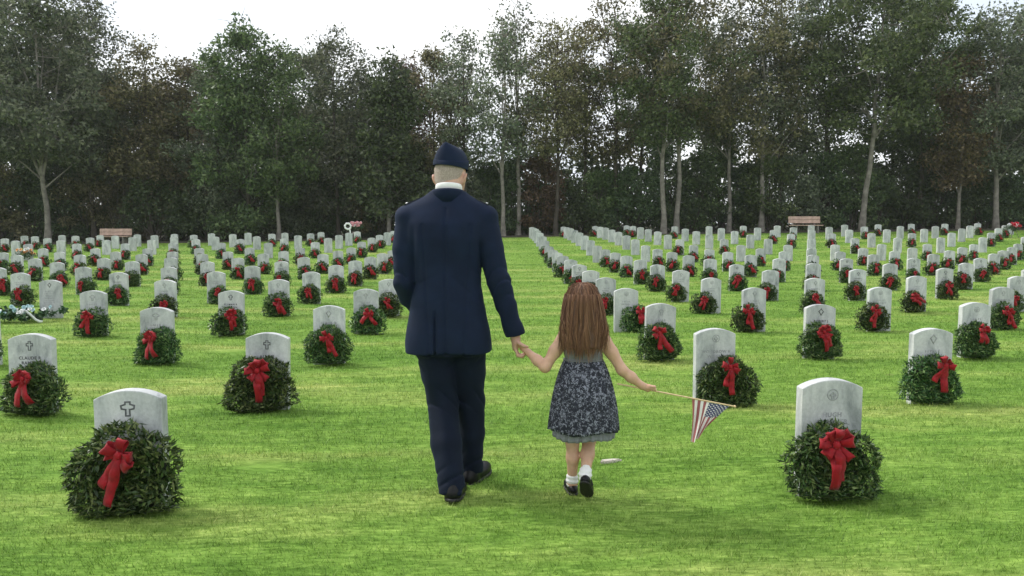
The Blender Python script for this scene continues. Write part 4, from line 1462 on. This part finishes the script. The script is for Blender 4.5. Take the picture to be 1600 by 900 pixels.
K.cone((0.006, 0.016, 1.68), (0.0, -0.004, 1.545), 0.064, 0.064, 0.004, 'cut')                # neck opening
K.ell((0.0, 0.165, 1.50), (0.05, 0.10, 0.13), 0.01, 'cut')                                   # lapel opening at the front
def coat_folds(x, y, z):
    w = 0.006 * np.sin(16 * z + 9 * x) * np.sin(11 * x - 5 * z + 1.0) * np.clip((1.42 - z) * 4, 0, 1)
    elbow = 0.012 * (1 - np.abs(np.sin(38 * z - 30 * np.abs(x) + 40 * y))) ** 3 * np.exp(-((z - 1.12) / 0.09) ** 2) * (np.abs(x) > 0.21)
    waist = 0.004 * (1 - np.abs(np.sin(24 * z + 16 * np.abs(x) + 6 * x))) ** 4 * np.exp(-((z - 1.10) / 0.10) ** 2) * (np.abs(x) < 0.2)
    arm = 0.0035 * np.sin(26 * z - 60 * np.abs(x) + 40 * y) * np.sin(13 * z + 2) * (np.abs(x) > 0.22) * np.clip((1.4 - z) * 5, 0, 1)
    armpit = 0.011 * np.exp(-(((np.abs(x) - 0.168) / 0.012) ** 2)) * np.clip((1.43 - z) * 8, 0, 1) * np.clip((z - 1.18) * 8, 0, 1) * (y < 0)
    seam = 0.008 * np.exp(-((x + 0.004) / 0.007) ** 2) * (y < 0) * (z < 1.5)
    vent = 0.022 * np.exp(-((x + 0.058) / 0.0055) ** 2) * (y < 0) * np.clip((0.99 - z) * 14, 0, 1)
    panels = 0.006 * np.exp(-((np.abs(x) - 0.105 - 0.05 * (z - 1.1)) / 0.006) ** 2) * (y < 0) * (z < 1.42)
    return w + elbow + waist + arm + armpit + seam + vent + panels
K.warp(coat_folds)
coat = link("coat", K.mesh("coat", M["navy"], 1), man)
# coat collar: folded band round the neck
def band(name, zc, rx, ry, hgt, thick, mat, cx=0.0, cy=0.0, tilt=0.0, open_front=0.9, flare=0.0, nseg=36):
    us = np.linspace(-np.pi / 2 - (np.pi - open_front), -np.pi / 2 + (np.pi - open_front), nseg)
    prof = [(-hgt / 2, flare), (hgt * 0.35, 0.0), (hgt / 2, -thick * 0.4), (hgt / 2, -thick), (-hgt / 2, -thick + flare)]
    V, F = [], []
    for u_ in us:
        for (dz, dr) in prof:
            V.append((cx + (rx + dr) * math.cos(u_), cy + (ry + dr) * math.sin(u_), zc + dz + tilt * math.sin(u_)))
    m_ = len(prof)
    for i in range(nseg - 1):
        for q in range(m_):
            F.append((i * m_ + q, (i + 1) * m_ + q, (i + 1) * m_ + (q + 1) % m_, i * m_ + (q + 1) % m_))
    return np_mesh(name, V, np.array(F), mat, True)
link("collar", band("coat_collar", 1.556, 0.090, 0.087, 0.068, 0.010, M["navy"], 0.002, -0.003, -0.012, 0.7, -0.003), coat)
link("shirt_collar", band("shirt_collar", 1.603, 0.069, 0.071, 0.040, 0.007, M["white_cloth"], 0.005, 0.004, -0.010, 0.5, 0.003), man)
# shoulder straps
for sx in (-1, 1):
    bm = bmesh.new()
    bmesh.ops.create_cube(bm, size=1.0)
    for v_ in bm.verts:
        v_.co = Vector((v_.co.x * 0.125, v_.co.y * (0.052 if v_.co.x * sx > 0 else 0.038), v_.co.z * 0.010))
    bmesh.ops.bevel(bm, geom=list(bm.edges), offset=0.003, segments=2, affect='EDGES')
    ep = link("epaulette", bm_mesh("epaulette", bm, M["navy_dark"]), coat, (sx * 0.160 - 0.005, -0.008, 1.541), (0, sx * math.radians(23), 0))
    bm = bmesh.new()
    bmesh.ops.create_cone(bm, segments=12, radius1=0.008, radius2=0.006, depth=0.006, cap_ends=True)
    link("rank_pin", bm_mesh("rank_pin", bm, M["silver"], True), coat, (sx * 0.208 - 0.004, -0.010, 1.529), (0, sx * math.radians(23), 0))
# trousers
T_ = Field((-0.26, -0.34, 0.03), (0.28, 0.34, 0.98), 0.0065)
T_.loft([(0.74, 0.185, 0.135, 0.005, 0), (0.85, 0.180, 0.130, 0, 0), (0.96, 0.165, 0.115, 0, 0)], 0.02)
T_.chain([(-0.082, -0.005, 0.82), (-0.055, 0.005, 0.63), (-0.034, 0.015, 0.48), (-0.008, -0.075, 0.28), (0.030, -0.172, 0.055)], [0.112, 0.092, 0.081, 0.078, 0.068], 0.02)
T_.chain([(0.090, 0.0, 0.82), (0.104, 0.055, 0.63), (0.108, 0.095, 0.47), (0.108, 0.115, 0.28), (0.108, 0.128, 0.075)], [0.110, 0.087, 0.077, 0.073, 0.066], 0.02)
def hem(x, y, z):
    return np.where(x - 0.08 + y * 0.0 < 0, (0.050 - 0.10 * (y + 0.17)) - z, (0.062 - 0.05 * (y - 0.13)) - z)
T_.below(hem)
def trouser_folds(x, y, z):
    knee = 0.010 * (1 - np.abs(np.sin(34 * z + 26 * x + 30 * y))) ** 3 * np.exp(-((z - 0.50) / 0.07) ** 2)
    ankle = 0.010 * (1 - np.abs(np.sin(36 * z - 24 * x + 20 * y))) ** 3 * np.exp(-((z - 0.13) / 0.06) ** 2)
    lng = 0.004 * np.sin(60 * x + 6 * z) * np.sin(9 * z + 2)
    seat = 0.008 * (1 - np.abs(np.sin(28 * z - 26 * np.abs(x)))) ** 3 * np.exp(-((z - 0.72) / 0.06) ** 2)
    return knee + ankle + lng + seat
T_.warp(trouser_folds)
link("trousers", T_.mesh("trousers", M["navy_trouser"], 1), man)
# shoes
def shoe_mesh(name, L=0.295, w=0.051, h=0.006):
    S = Field((-0.08, -0.12, -0.02), (0.08, 0.26, 0.15), 0.005)
    S.ell((0, 0.11, 0.035), (w * 0.98, 0.115, 0.046), 0.02)
    S.ell((0, 0.0, 0.045), (w * 0.80, 0.085, 0.055), 0.03)
    S.cone((0, -0.035, 0.03), (0, -0.03, 0.085), 0.040, 0.036, 0.03)
    S.below(lambda x, y, z: 0.016 - z + 0 * x + 0 * y)
    up = S.mesh(name, M["shoe"], 1)
    So = Field((-0.09, -0.13, -0.02), (0.09, 0.27, 0.05), 0.005)
    So.ell((0, 0.105, 0.012), (w * 1.06, 0.128, 0.05), 0.02)
    So.ell((0, -0.01, 0.012), (w * 0.90, 0.078, 0.05), 0.03)
    So.below(lambda x, y, z: np.maximum(np.maximum(z - 0.020, -z), np.where((y > 0.035) & (y < 0.075), 0.008 - z, -1)) + 0 * x)
    return up, So.mesh(name + "_sole", M["sole"], 1)
up, so = shoe_mesh("shoe")
sh = link("shoe", up, man, (0.036, -0.165, 0.012), (math.radians(-9), 0, math.radians(-4)))
link("sole", so, sh)
sh = link("shoe", up, man, (0.116, 0.130, 0.0), (0, 0, math.radians(-20)))
link("sole", so, sh)
# flight cap: two walls meeting in a ridge, with the folded side curtains
def flight_cap():
    nU, V, F = 40, [], []
    rows = [(0.000, 1.00, 1.00), (0.025, 0.99, 1.00), (0.050, 0.93, 0.99), (0.074, 0.79, 0.965), (0.095, 0.56, 0.93), (0.108, 0.31, 0.895), (0.113, 0.10, 0.87)]
    a0, b0 = 0.0845, 0.114
    for (z, fx, fy) in rows:
        for i in range(nU):
            u_ = 2 * math.pi * i / nU
            x = a0 * fx * math.copysign(abs(math.cos(u_)) ** 0.85, math.cos(u_))
            y = b0 * fy * math.sin(u_)
            zz = z + 0.006 * (y / b0) ** 2 * (z / 0.116)
            V.append((x, y, zz))
    for r_i in range(len(rows) - 1):
        for i in range(nU):
            F.append((r_i * nU + i, r_i * nU + (i + 1) % nU, (r_i + 1) * nU + (i + 1) % nU, (r_i + 1) * nU + i))
    # close the ridge
    top = (len(rows) - 1) * nU
    for i in range(1, nU // 4):
        pass
    half = nU // 2
    q = nU // 4
    for i in range(q):
        a = top + (q - i) % nU; b = top + (q - i - 1) % nU
        c = top + (q + i + 1) % nU; d = top + (q + i) % nU
        F.append((a, b, c, d))
    for i in range(q):
        a = top + (3 * q + i) % nU; b = top + (3 * q + i + 1) % nU
        c = top + (3 * q - i - 1) % nU; d = top + (3 * q - i) % nU
        F.append((a, b, c, d))
    return np_mesh("flight_cap", V, np.array(F), M["navy"], True)
cap = link("flight_cap", flight_cap(), man, hp(0.002, -0.004, 0.044), (math.radians(-4), math.radians(5), HT))
def curtain():
    nU, V, F = 40, [], []
    for ring, (dr, z0, zz) in enumerate(((0.0012, -0.002, 0), (0.0022, 0.02, 0), (0.0010, 0.040, 1), (-0.004, 0.041, 1), (-0.004, -0.002, 0))):
        for i in range(nU):
            u_ = 2 * math.pi * i / nU
            cx_ = math.copysign(abs(math.cos(u_)) ** 0.85, math.cos(u_))
            hz_ = z0 + (0.020 * math.sin(u_) if zz else 0)
            V.append(((0.0845 + dr) * cx_, (0.114 + dr) * math.sin(u_), hz_))
    for r_i in range(4):
        for i in range(nU):
            F.append((r_i * nU + i, r_i * nU + (i + 1) % nU, (r_i + 1) * nU + (i + 1) % nU, (r_i + 1) * nU + i))
    return np_mesh("cap_curtain", V, np.array(F), M["navy"], True)
link("cap_curtain", curtain(), cap)

# ---------------------------------------------------------------- the girl
gx0, gy0 = cw((912 - 800) / 304.5, 3.72)
girl = link("person", None, None, (gx0, gy0, 0), (0, 0, YAW))
tag(girl, "person, small girl with long brown hair in a grey lace dress, walking hand in hand", "person")
GH = np.array([-0.006, 0.015, 1.010])
# man's hand seen from the girl's frame
mh = Vector((mx, my, 0)) + Matrix.Rotation(YAW, 3, 'Z') @ Vector(R_HAND)
lh = Matrix.Rotation(-YAW, 3, 'Z') @ (mh - Vector((gx0, gy0, 0)))
LH = np.array([lh.x + 0.036, lh.y - 0.002, lh.z - 0.022])
RH = np.array([0.342, -0.02, 0.566])
G = Field((-0.46, -0.26, -0.02), (0.46, 0.24, 1.14), 0.0048)
G.ell(GH + (0, -0.004, 0.016), (0.070, 0.084, 0.080), 0.02)
G.ell(GH + (0, 0.020, -0.040), (0.055, 0.062, 0.062), 0.03)
G.ell(GH + (0, 0.056, -0.078), (0.024, 0.022, 0.018), 0.03)
G.cone(GH + (0, 0.078, 0.000), GH + (0, 0.089, -0.022), 0.006, 0.010, 0.010)
G.ell(GH + (0, 0.072, -0.050), (0.018, 0.010, 0.007), 0.006)
for sx in (-1, 1):
    G.ell(GH + (sx * 0.028, 0.076, 0.004), (0.015, 0.010, 0.010), 0.007, 'cut')
    G.ell(GH + (sx * 0.028, 0.068, 0.004), (0.012, 0.011, 0.011), 0.003)
    G.ell(GH + (sx * 0.072, -0.006, -0.015), (0.009, 0.015, 0.024), 0.006, rot=(0, sx * 0.3, sx * 0.3))
G.cone(GH + (0, 0.0, -0.07), (0, -0.004, 0.86), 0.036, 0.042, 0.02)
G.loft([(0.48, 0.105, 0.08, 0, 0), (0.58, 0.108, 0.08, 0, 0), (0.68, 0.088, 0.064, 0, 0), (0.78, 0.096, 0.066, 0, 0), (0.845, 0.092, 0.055, 0, 0), (0.89, 0.05, 0.04, 0, 0)], 0.025)
LS, LE = np.array([-0.094, 0.0, 0.848]), np.array([-0.198, -0.035, 0.688])
LW = LH + np.array([0.030, -0.012, -0.020])
G.chain([LS, (LS + LE) / 2 + (0.0, 0, 0), LE], [0.036, 0.031, 0.026], 0.02)
G.chain([LE, LE * 0.55 + LW * 0.45, LW], [0.026, 0.026, 0.018], 0.02)
RS, RE = np.array([0.094, 0.0, 0.848]), np.array([0.197, -0.030, 0.672])
RW = RH + np.array([-0.040, 0.004, 0.022])
G.chain([RS, (RS + RE) / 2, RE], [0.036, 0.031, 0.026], 0.02)
G.chain([RE, RE * 0.55 + RW * 0.45, RW], [0.026, 0.026, 0.018], 0.02)
# left hand inside the man's
dl = LH - LW; dl = dl / np.linalg.norm(dl)
G.cone(LW, LH, 0.017, 0.016, 0.01, sq=(1, 1.25, 0.9))
for i, fy in enumerate((-0.018, -0.006, 0.006, 0.017)):
    finger(G, LH + np.array([-0.004, fy, 0.006]), (-0.85, 0, 0.45), (-0.6, 0, -0.7), (0.2, 0, -1), (0.017, 0.014, 0.010), 0.0062, 0.004)
finger(G, LH + np.array([0.012, -0.016, 0.008]), (-0.5, -0.6, 0.5), (-0.8, -0.2, 0.3), (-0.9, 0.1, -0.1), (0.016, 0.014, 0.010), 0.0070, 0.004)
# right hand gripping the stick
sdir = np.array([0.975, -0.03, -0.185]); sdir /= np.linalg.norm(sdir)
G.cone(RW, RH + (-0.006, 0.014, 0.006), 0.017, 0.018, 0.01, sq=(1, 1, 1.15))
for i in range(4):
    b0 = RH + sdir * (-0.020 + 0.014 * i) + np.array([0.0, 0.016, 0.014])
    finger(G, b0, (0.25, -0.75, 0.45), (0.1, -0.55, -0.85), (0.0, 0.55, -0.85), (0.018, 0.017, 0.012), 0.0064, 0.004)
finger(G, RH + np.array([-0.012, 0.002, 0.018]), (0.7, -0.55, 0.25), (0.85, -0.45, -0.1), (0.95, 0.0, -0.2), (0.016, 0.015, 0.011), 0.0072, 0.004)
# legs: left foot planted, right foot swinging back with the sole showing
G.chain([(-0.055, 0.0, 0.52), (-0.052, 0.02, 0.29), (-0.050, 0.012, 0.20), (-0.050, 0.035, 0.065)], [0.054, 0.034, 0.032, 0.023], 0.02)
G.chain([(0.050, 0.0, 0.52), (0.040, 0.045, 0.295), (0.026, -0.012, 0.225), (0.004, -0.096, 0.140)], [0.054, 0.035, 0.033, 0.023], 0.02)
G.chain([(-0.050, 0.035, 0.055), (-0.052, 0.10, 0.03)], [0.027, 0.024], 0.02)
G.chain([(0.004, -0.096, 0.140), (0.014, -0.060, 0.058)], [0.023, 0.016], 0.02)
link("body", G.mesh("girl_body", M["skin_girl"], 1), girl)
# socks
def sock(pts, rad):
    S = Field((-0.12, -0.18, -0.02), (0.10, 0.18, 0.22), 0.005)
    S.chain(pts, rad, 0.012)
    S.warp(lambda x, y, z: 0.0022 * np.sin(260 * z + 30 * x + 20 * y))
    return S.mesh("sock", M["white_cloth"], 1)
link("sock", sock([(-0.050, 0.031, 0.098), (-0.050, 0.034, 0.075), (-0.050, 0.040, 0.045)], [0.030, 0.030, 0.028]), girl)
link("sock", sock([(0.010, -0.078, 0.162), (0.005, -0.092, 0.145), (0.004, -0.100, 0.122)], [0.030, 0.031, 0.028]), girl)
def girl_shoe():
    S = Field((-0.06, -0.09, -0.02), (0.06, 0.16, 0.08), 0.0045)
    S.ell((0, 0.062, 0.022), (0.034, 0.066, 0.028), 0.015)
    S.ell((0, -0.015, 0.024), (0.028, 0.050, 0.030), 0.02)
    S.ell((0, 0.01, 0.066), (0.024, 0.052, 0.026), 0.01, 'cut')
    S.below(lambda x, y, z: 0.008 - z + 0 * x + 0 * y)
    up_ = S.mesh("girl_shoe", M["shoe"], 1)
    So = Field((-0.06, -0.09, -0.02), (0.06, 0.16, 0.03), 0.0045)
    So.ell((0, 0.058, 0.006), (0.036, 0.072, 0.03), 0.015)
    So.ell((0, -0.018, 0.006), (0.030, 0.048, 0.03), 0.02)
    So.below(lambda x, y, z: np.maximum(z - 0.011, -0.002 - z) + 0 * x + 0 * y)
    so_ = So.mesh("girl_shoe_sole", M["sole"], 1)
    V, F = tube(np.array([[-0.032, 0.018, 0.022], [-0.022, 0.018, 0.050], [0, 0.018, 0.060], [0.022, 0.018, 0.050], [0.032, 0.018, 0.022]]), np.full(5, 0.005), 6)
    return up_, so_, np_mesh("shoe_strap", V, F, M["shoe"], True)
gup, gso, gst = girl_shoe()
for loc, rot in (((-0.050, 0.050, 0.004), (0, 0, math.radians(5))), ((0.004, -0.122, 0.088), (math.radians(-42), math.radians(0), math.radians(-14)))):
    s1 = link("shoe", gup, girl, loc, rot)
    link("sole", gso, s1)
    link("strap", gst, s1)

# dress: sleeveless bodice, gathered lace skirt over a grey tulle underskirt
def lace(name):
    m, t, b = mat_new(name)
    v = mapping(t, (1, 1, 1))
    vo = t.nodes.new("ShaderNodeTexVoronoi")
    vo.feature = 'F1'
    vo.inputs["Scale"].default_value = 30
    n0 = noise(t, 26, 4, v, 0.6, 1.6)
    mixv = mixc(t, v, n0.outputs["Color"], 0.085)
    t.links.new(mixv, vo.inputs["Vector"])
    wv = t.nodes.new("ShaderNodeMath"); wv.operation = 'SINE'
    ml = t.nodes.new("ShaderNodeMath"); ml.operation = 'MULTIPLY'; ml.inputs[1].default_value = 13.0
    t.links.new(vo.outputs["Distance"], ml.inputs[0])
    t.links.new(ml.outputs["Value"], wv.inputs[0])
    n1 = noise(t, 30, 3, v, 0.6, 2.2)
    ad = t.nodes.new("ShaderNodeMath"); ad.operation = 'MULTIPLY_ADD'
    ad.inputs[1].default_value = 0.20
    t.links.new(wv.outputs["Value"], ad.inputs[0])
    t.links.new(n1.outputs["Fac"], ad.inputs[2])
    r = ramp(t, [(0.50, (0.008, 0.010, 0.020)), (0.58, (0.026, 0.030, 0.050)), (0.72, (0.23, 0.24, 0.30))])
    t.links.new(ad.outputs["Value"], r.inputs["Fac"])
    t.links.new(r.outputs["Color"], b.inputs["Base Color"])
    b.inputs["Roughness"].default_value = 0.8
    bump(t, b, ad.outputs["Value"], 0.4, 0.004)
    return m
M["lace"] = lace("black_lace_on_grey")
M["grey_satin"] = simple("grey_satin", (0.16, 0.165, 0.185), 0.55, 0.2, 26, 0.15)
M["tulle"] = simple("grey_tulle", (0.20, 0.21, 0.23), 0.8, 0.15, 60, 0.2)
def skirt(name, z0, z1, a0, b0, a1, b1, waves, amp, mat, belly=0.3, seed=0, hem_wave=0.006):
    nU, nV = 160, 22
    r = np.random.default_rng(seed)
    ph = r.uniform(0, 6.28, 4)
    V = []
    for q in range(nV + 1):
        f = q / nV
        g = f ** 0.75 + belly * math.sin(math.pi * f) * 0.25
        for i in range(nU):
            u_ = 2 * math.pi * i / nU
            w = amp * f ** 0.7 * (math.sin(waves * u_ + ph[0] + 0.5 * math.sin(3 * u_)) + 0.5 * math.sin(waves * 1.7 * u_ + ph[1]) + 0.35 * math.sin(5 * u_ + ph[2] + 3 * f)) + 0.0025 * math.sin(38 * u_) * (1 - f)
            a = a0 + (a1 - a0) * g + w
            b_ = b0 + (b1 - b0) * g + w
            z = z0 + (z1 - z0) * f + hem_wave * f * math.sin(4 * u_ + ph[3])
            V.append((a * math.cos(u_) + 0.002, b_ * math.sin(u_), z))
    i = np.arange((nV + 1) * nU).reshape(nV + 1, nU)
    F = np.stack([i[:-1], np.roll(i[:-1], -1, 1), np.roll(i[1:], -1, 1), i[1:]], -1).reshape(-1, 4)
    V = np.array(V)
    # inner layer so the cloth has thickness
    Vin = V.copy()
    c = 1 - 0.003 / np.maximum(0.05, np.hypot(V[:, 0], V[:, 1]))
    Vin[:, 0] *= c; Vin[:, 1] *= c
    off = len(V)
    rim = np.stack([i[-1], np.roll(i[-1], -1), np.roll(i[-1], -1) + off, i[-1] + off], -1)
    return np_mesh(name, np.concatenate([V, Vin]), np.concatenate([F, F[:, ::-1] + off, rim]), mat, True)
Bd = Field((-0.16, -0.13, 0.68), (0.16, 0.13, 0.92), 0.0045)
Bd.loft([(0.70, 0.098, 0.074, 0, 0), (0.74, 0.098, 0.073, 0, 0), (0.80, 0.104, 0.074, 0, 0), (0.855, 0.100, 0.063, 0, 0), (0.885, 0.082, 0.052, 0, 0)], 0.01)
for sx in (-1, 1):
    Bd.cone((sx * 0.112, 0, 0.895), (sx * 0.118, 0, 0.815), 0.046, 0.036, 0.008, 'cut')
Bd.ell((0, 0.0, 0.91), (0.062, 0.08, 0.05), 0.008, 'cut')
Bd.warp(lambda x, y, z: 0.002 * np.sin(90 * z + 12 * x) + 0.004 * np.exp(-(x / 0.004) ** 2) * (y < 0))
dress = link("dress", Bd.mesh("bodice", M["grey_satin"], 1), girl)
link("lace_skirt", skirt("lace_skirt", 0.722, 0.360, 0.099, 0.075, 0.183, 0.152, 17, 0.0052, M["lace"], 0.45, 1), dress)
link("underskirt", skirt("underskirt", 0.60, 0.320, 0.120, 0.095, 0.158, 0.132, 24, 0.0060, M["tulle"], 0.3, 2), dress)
V, F = tube(np.stack([0.1005 * np.cos(np.linspace(0, 2 * np.pi, 33)), 0.0765 * np.sin(np.linspace(0, 2 * np.pi, 33)), np.full(33, 0.724)], -1), np.full(33, 0.0045), 6)
link("waist_piping", np_mesh("waist_piping", V, F, M["grey_satin"], True), dress)

# long straight hair
def hair_mat():
    m, t, b = mat_new("brown_hair")
    g = t.nodes.new("ShaderNodeNewGeometry")
    r = ramp(t, [(0.0, (0.075, 0.036, 0.021)), (0.5, (0.170, 0.084, 0.045)), (0.85, (0.27, 0.142, 0.078)), (1.0, (0.40, 0.24, 0.145))])
    t.links.new(g.outputs["Random Per Island"], r.inputs["Fac"])
    t.links.new(r.outputs["Color"], b.inputs["Base Color"])
    b.inputs["Roughness"].default_value = 0.5
    b.inputs["Specular IOR Level"].default_value = 0.3
    return m
M["hair"] = hair_mat()
M["hair_under"] = simple("brown_hair_under", (0.085, 0.038, 0.02), 0.6, 0.35, 30)
Hg = Field((-0.17, -0.17, 0.74), (0.17, 0.13, 1.14), 0.005)
Hg.ell(GH + (0, -0.012, 0.018), (0.082, 0.094, 0.086), 0.02)
Hg.loft([(0.79, 0.088, 0.028, 0.0, -0.078), (0.85, 0.096, 0.034, 0.0, -0.072), (0.92, 0.094, 0.050, 0, -0.052), (0.98, 0.088, 0.064, -0.004, -0.034), (1.03, 0.080, 0.07, -0.006, -0.015)], 0.03)
Hg.ell(GH + (0, 0.085, -0.035), (0.055, 0.075, 0.075), 0.02, 'cut')
hair = link("hair", Hg.mesh("hair_mass", M["hair_under"], 2), girl)
def hair_strands():
    r = np.random.default_rng(12)
    Vs, Fs, off = [], [], 0
    n = 2000
    crown = GH + np.array([0.0, -0.004, 0.0])
    for i in range(n):
        az = r.uniform(-np.pi * 0.86, np.pi * 0.86)          # 0 = straight back
        layer = r.uniform(0.0, 1.0)
        end_z = 0.778 + 0.085 * (abs(az) / 2.6) ** 1.5 + r.normal(0, 0.028)
        if abs(az) > 2.0:
            end_z += 0.06
        part = -0.10 + 0.05 * (1 - layer)
        a_rad = 0.077 + 0.011 * layer
        b_rad = 0.095 + 0.006 * layer
        jx = r.normal(0, 0.010)
        j0 = r.normal(0, 0.010, 2)
        pts = []
        lateral = math.sin(az)
        back = -math.cos(az)
        m_ = 12
        clump = 0.006 * math.sin(az * 23) + 0.003 * math.sin(az * 51 + 1)
        for q in range(m_):
            f = q / (m_ - 1)
            if f < 0.36:
                th = (f / 0.36) * (np.pi / 2) * (0.96) + 0.03
                x = lateral * math.sin(th) * (a_rad + clump * f)
                y = back * math.sin(th) * (b_rad + clump * f) - 0.010
                z = 0.018 + math.cos(th) * (0.089 + 0.004 * layer)
                p = crown + np.array([x + j0[0] * (1 - f / 0.36), y + j0[1] * (1 - f / 0.36), z])
                last = p
            else:
                g = (f - 0.36) / 0.64
                zz = last[2] + (end_z - last[2]) * g
                wide = 1.0 + 0.26 * math.sin(g * 2.2) - 0.12 * max(0, g - 0.75) * 2
                x = crown[0] + lateral * a_rad * wide + clump * (0.6 + g) + (0.008 * math.sin(6 * g + az * 9) + jx * g) * g
                yb = crown[1] - 0.010 + back * b_rad
                target = -0.082 - 0.018 * (1 - abs(lateral)) - 0.012 * layer if abs(az) < 1.9 else -0.02
                y = yb + (target - yb) * min(1, g * 1.4) + 0.004 * math.sin(5 * g + az * 11)
                p = np.array([x, y, zz])
            pts.append(p)
        rad = 0.0007 + 0.0009 * r.uniform()
        rads = np.full(m_, rad); rads[-1] = 0.0004; rads[-2] = rad * 0.7; rads[0] = rad * 0.6
        V, F = tube(np.array(pts), rads, 3)
        Vs.append(V); Fs.append(F + off); off += len(V)
    return np_mesh("hair_strands", np.concatenate(Vs), np.concatenate(Fs), M["hair"], True)
hs_ = link("hair_strands", hair_strands(), hair)
hs_["kind"] = "stuff"

# ---------------------------------------------------------------- the little flag on its stick
fo = link("hand_flag", None, None, (gx0, gy0, 0), (0, 0, YAW))
tag(fo, "small striped hand flag on a thin wooden stick, hanging from the girl's hand", "flag")
M["stick"] = simple("pale_wood", (0.62, 0.47, 0.26), 0.6, 0.12, 40)
p0 = RH - sdir * 0.17
p1 = RH + sdir * 0.445
V, F = tube(np.stack([p0, (p0 + p1) / 2, p1]), [0.0042, 0.0042, 0.0040], 8)
link("stick", np_mesh("flag_stick", V, F, M["stick"], True), fo)
bm = bmesh.new()
bmesh.ops.create_uvsphere(bm, u_segments=10, v_segments=6, radius=0.007)
link("stick_tip", bm_mesh("stick_tip", bm, M["stick"], True), fo, tuple(p1))
def flag_mat():
    m, t, b = mat_new("flag_cloth")
    uv = t.nodes.new("ShaderNodeUVMap")
    sep = t.nodes.new("ShaderNodeSeparateXYZ")
    t.links.new(uv.outputs["UV"], sep.inputs["Vector"])
    def mth(op, a, b2=None):
        n = t.nodes.new("ShaderNodeMath"); n.operation = op
        for i, s in enumerate((a, b2)):
            if s is None:
                continue
            if isinstance(s, (int, float)):
                n.inputs[i].default_value = s
            else:
                t.links.new(s, n.inputs[i])
        return n.outputs["Value"]
    U, Vv = sep.outputs["X"], sep.outputs["Y"]      # U across the stripes, V along them
    st = mth('LESS_THAN', mth('MODULO', mth('MULTIPLY', U, 13.0), 2.0), 1.0)
    stripes = mixc(t, (0.78, 0.76, 0.73), (0.34, 0.11, 0.115), st)
    canton = mth('MULTIPLY', mth('GREATER_THAN', U, 6 / 13), mth('LESS_THAN', Vv, 0.40))
    # staggered rows of stars
    cu = mth('MULTIPLY', mth('SUBTRACT', U, 6 / 13), 9 * 13 / 7)
    cv = mth('MULTIPLY', Vv, 11 / 0.40)
    par = mth('MODULO', mth('ADD', mth('FLOOR', cu), mth('FLOOR', cv)), 2.0)
    du = mth('SUBTRACT', mth('FRACT', cu), 0.5)
    dv = mth('SUBTRACT', mth('FRACT', cv), 0.5)
    dist = mth('SQRT', mth('ADD', mth('MULTIPLY', du, du), mth('MULTIPLY', dv, dv)))
    star = mth('MULTIPLY', mth('LESS_THAN', dist, 0.36), mth('LESS_THAN', par, 0.5))
    blue = mixc(t, (0.07, 0.075, 0.15), (0.78, 0.77, 0.75), star)
    col = mixc(t, stripes, blue, canton)
    t.links.new(col, b.inputs["Base Color"])
    b.inputs["Roughness"].default_value = 0.75
    tr = t.nodes.new("ShaderNodeBsdfTranslucent")
    t.links.new(col, tr.inputs["Color"])
    mx_ = t.nodes.new("ShaderNodeMixShader"); mx_.inputs["Fac"].default_value = 0.25
    t.links.new(b.outputs["BSDF"], mx_.inputs[1]); t.links.new(tr.outputs["BSDF"], mx_.inputs[2])
    t.links.new(mx_.outputs["Shader"], t.nodes["Material Output"].inputs["Surface"])
    return m
def flag_cloth():
    nu, nv = 53, 30
    A, E_ = RH + sdir * 0.222, RH + sdir * 0.425
    V, UV = [], []
    for q in range(nv + 1):
        v_ = q / nv
        for i in range(nu + 1):
            u_ = i / nu
            top = A + (E_ - A) * u_
            shrink = 1 - 0.80 * v_ ** 0.85
            x = A[0] + (top[0] - A[0]) * shrink + 0.006 * math.sin(3 * v_)
            fold = 0.020 * v_ ** 0.6 * math.sin(u_ * 15.0 + 0.6 * v_) + 0.010 * v_ * math.sin(u_ * 7 + 1)
            y = top[1] + fold
            drop = (0.205 + 0.035 * (1 - u_)) * v_
            z = top[2] * (1 - v_) + (A[2] * 0.55 + top[2] * 0.45) * v_ - drop * (1 - 0.15 * u_)
            V.append((x, y, z)); UV.append((u_, v_))
    i = np.arange((nv + 1) * (nu + 1)).reshape(nv + 1, nu + 1)
    F = np.stack([i[:-1, :-1], i[:-1, 1:], i[1:, 1:], i[1:, :-1]], -1).reshape(-1, 4)
    me = np_mesh("flag_cloth", V, F, flag_mat(), True)
    ul = me.uv_layers.new(name="UVMap")
    li = np.zeros(len(me.loops), np.int32)
    me.loops.foreach_get("vertex_index", li)
    ul.data.foreach_set("uv", np.array(UV, np.float32)[li].ravel())
    return me
link("cloth", flag_cloth(), fo)

# ================================================================ thin moist air over the field
hz_m = bpy.data.materials.new("haze_air")
hz_m.use_nodes = True
hn = hz_m.node_tree
hn.nodes.remove(hn.nodes["Principled BSDF"])
pv = hn.nodes.new("ShaderNodeVolumePrincipled")
pv.inputs["Color"].default_value = (0.93, 0.96, 1.0, 1)
pv.inputs["Density"].default_value = 0.00032
pv.inputs["Anisotropy"].default_value = 0.0
hn.links.new(pv.outputs["Volume"], hn.nodes["Material Output"].inputs["Volume"])
bm = bmesh.new()
bmesh.ops.create_cube(bm, size=1.0)
for v_ in bm.verts:
    v_.co = Vector((v_.co.x * 700, 300 + v_.co.y * 660, -2.0 if v_.co.z < 0 else 24.0))
hb = link("haze", bm_mesh("haze", bm, hz_m))
hb["kind"] = "stuff"
hb["label"] = "thin pale haze in the air over the lawn and wood"
hb["category"] = "haze"
scene.cycles.volume_max_steps = 64
scene.cycles.volume_bounces = 1
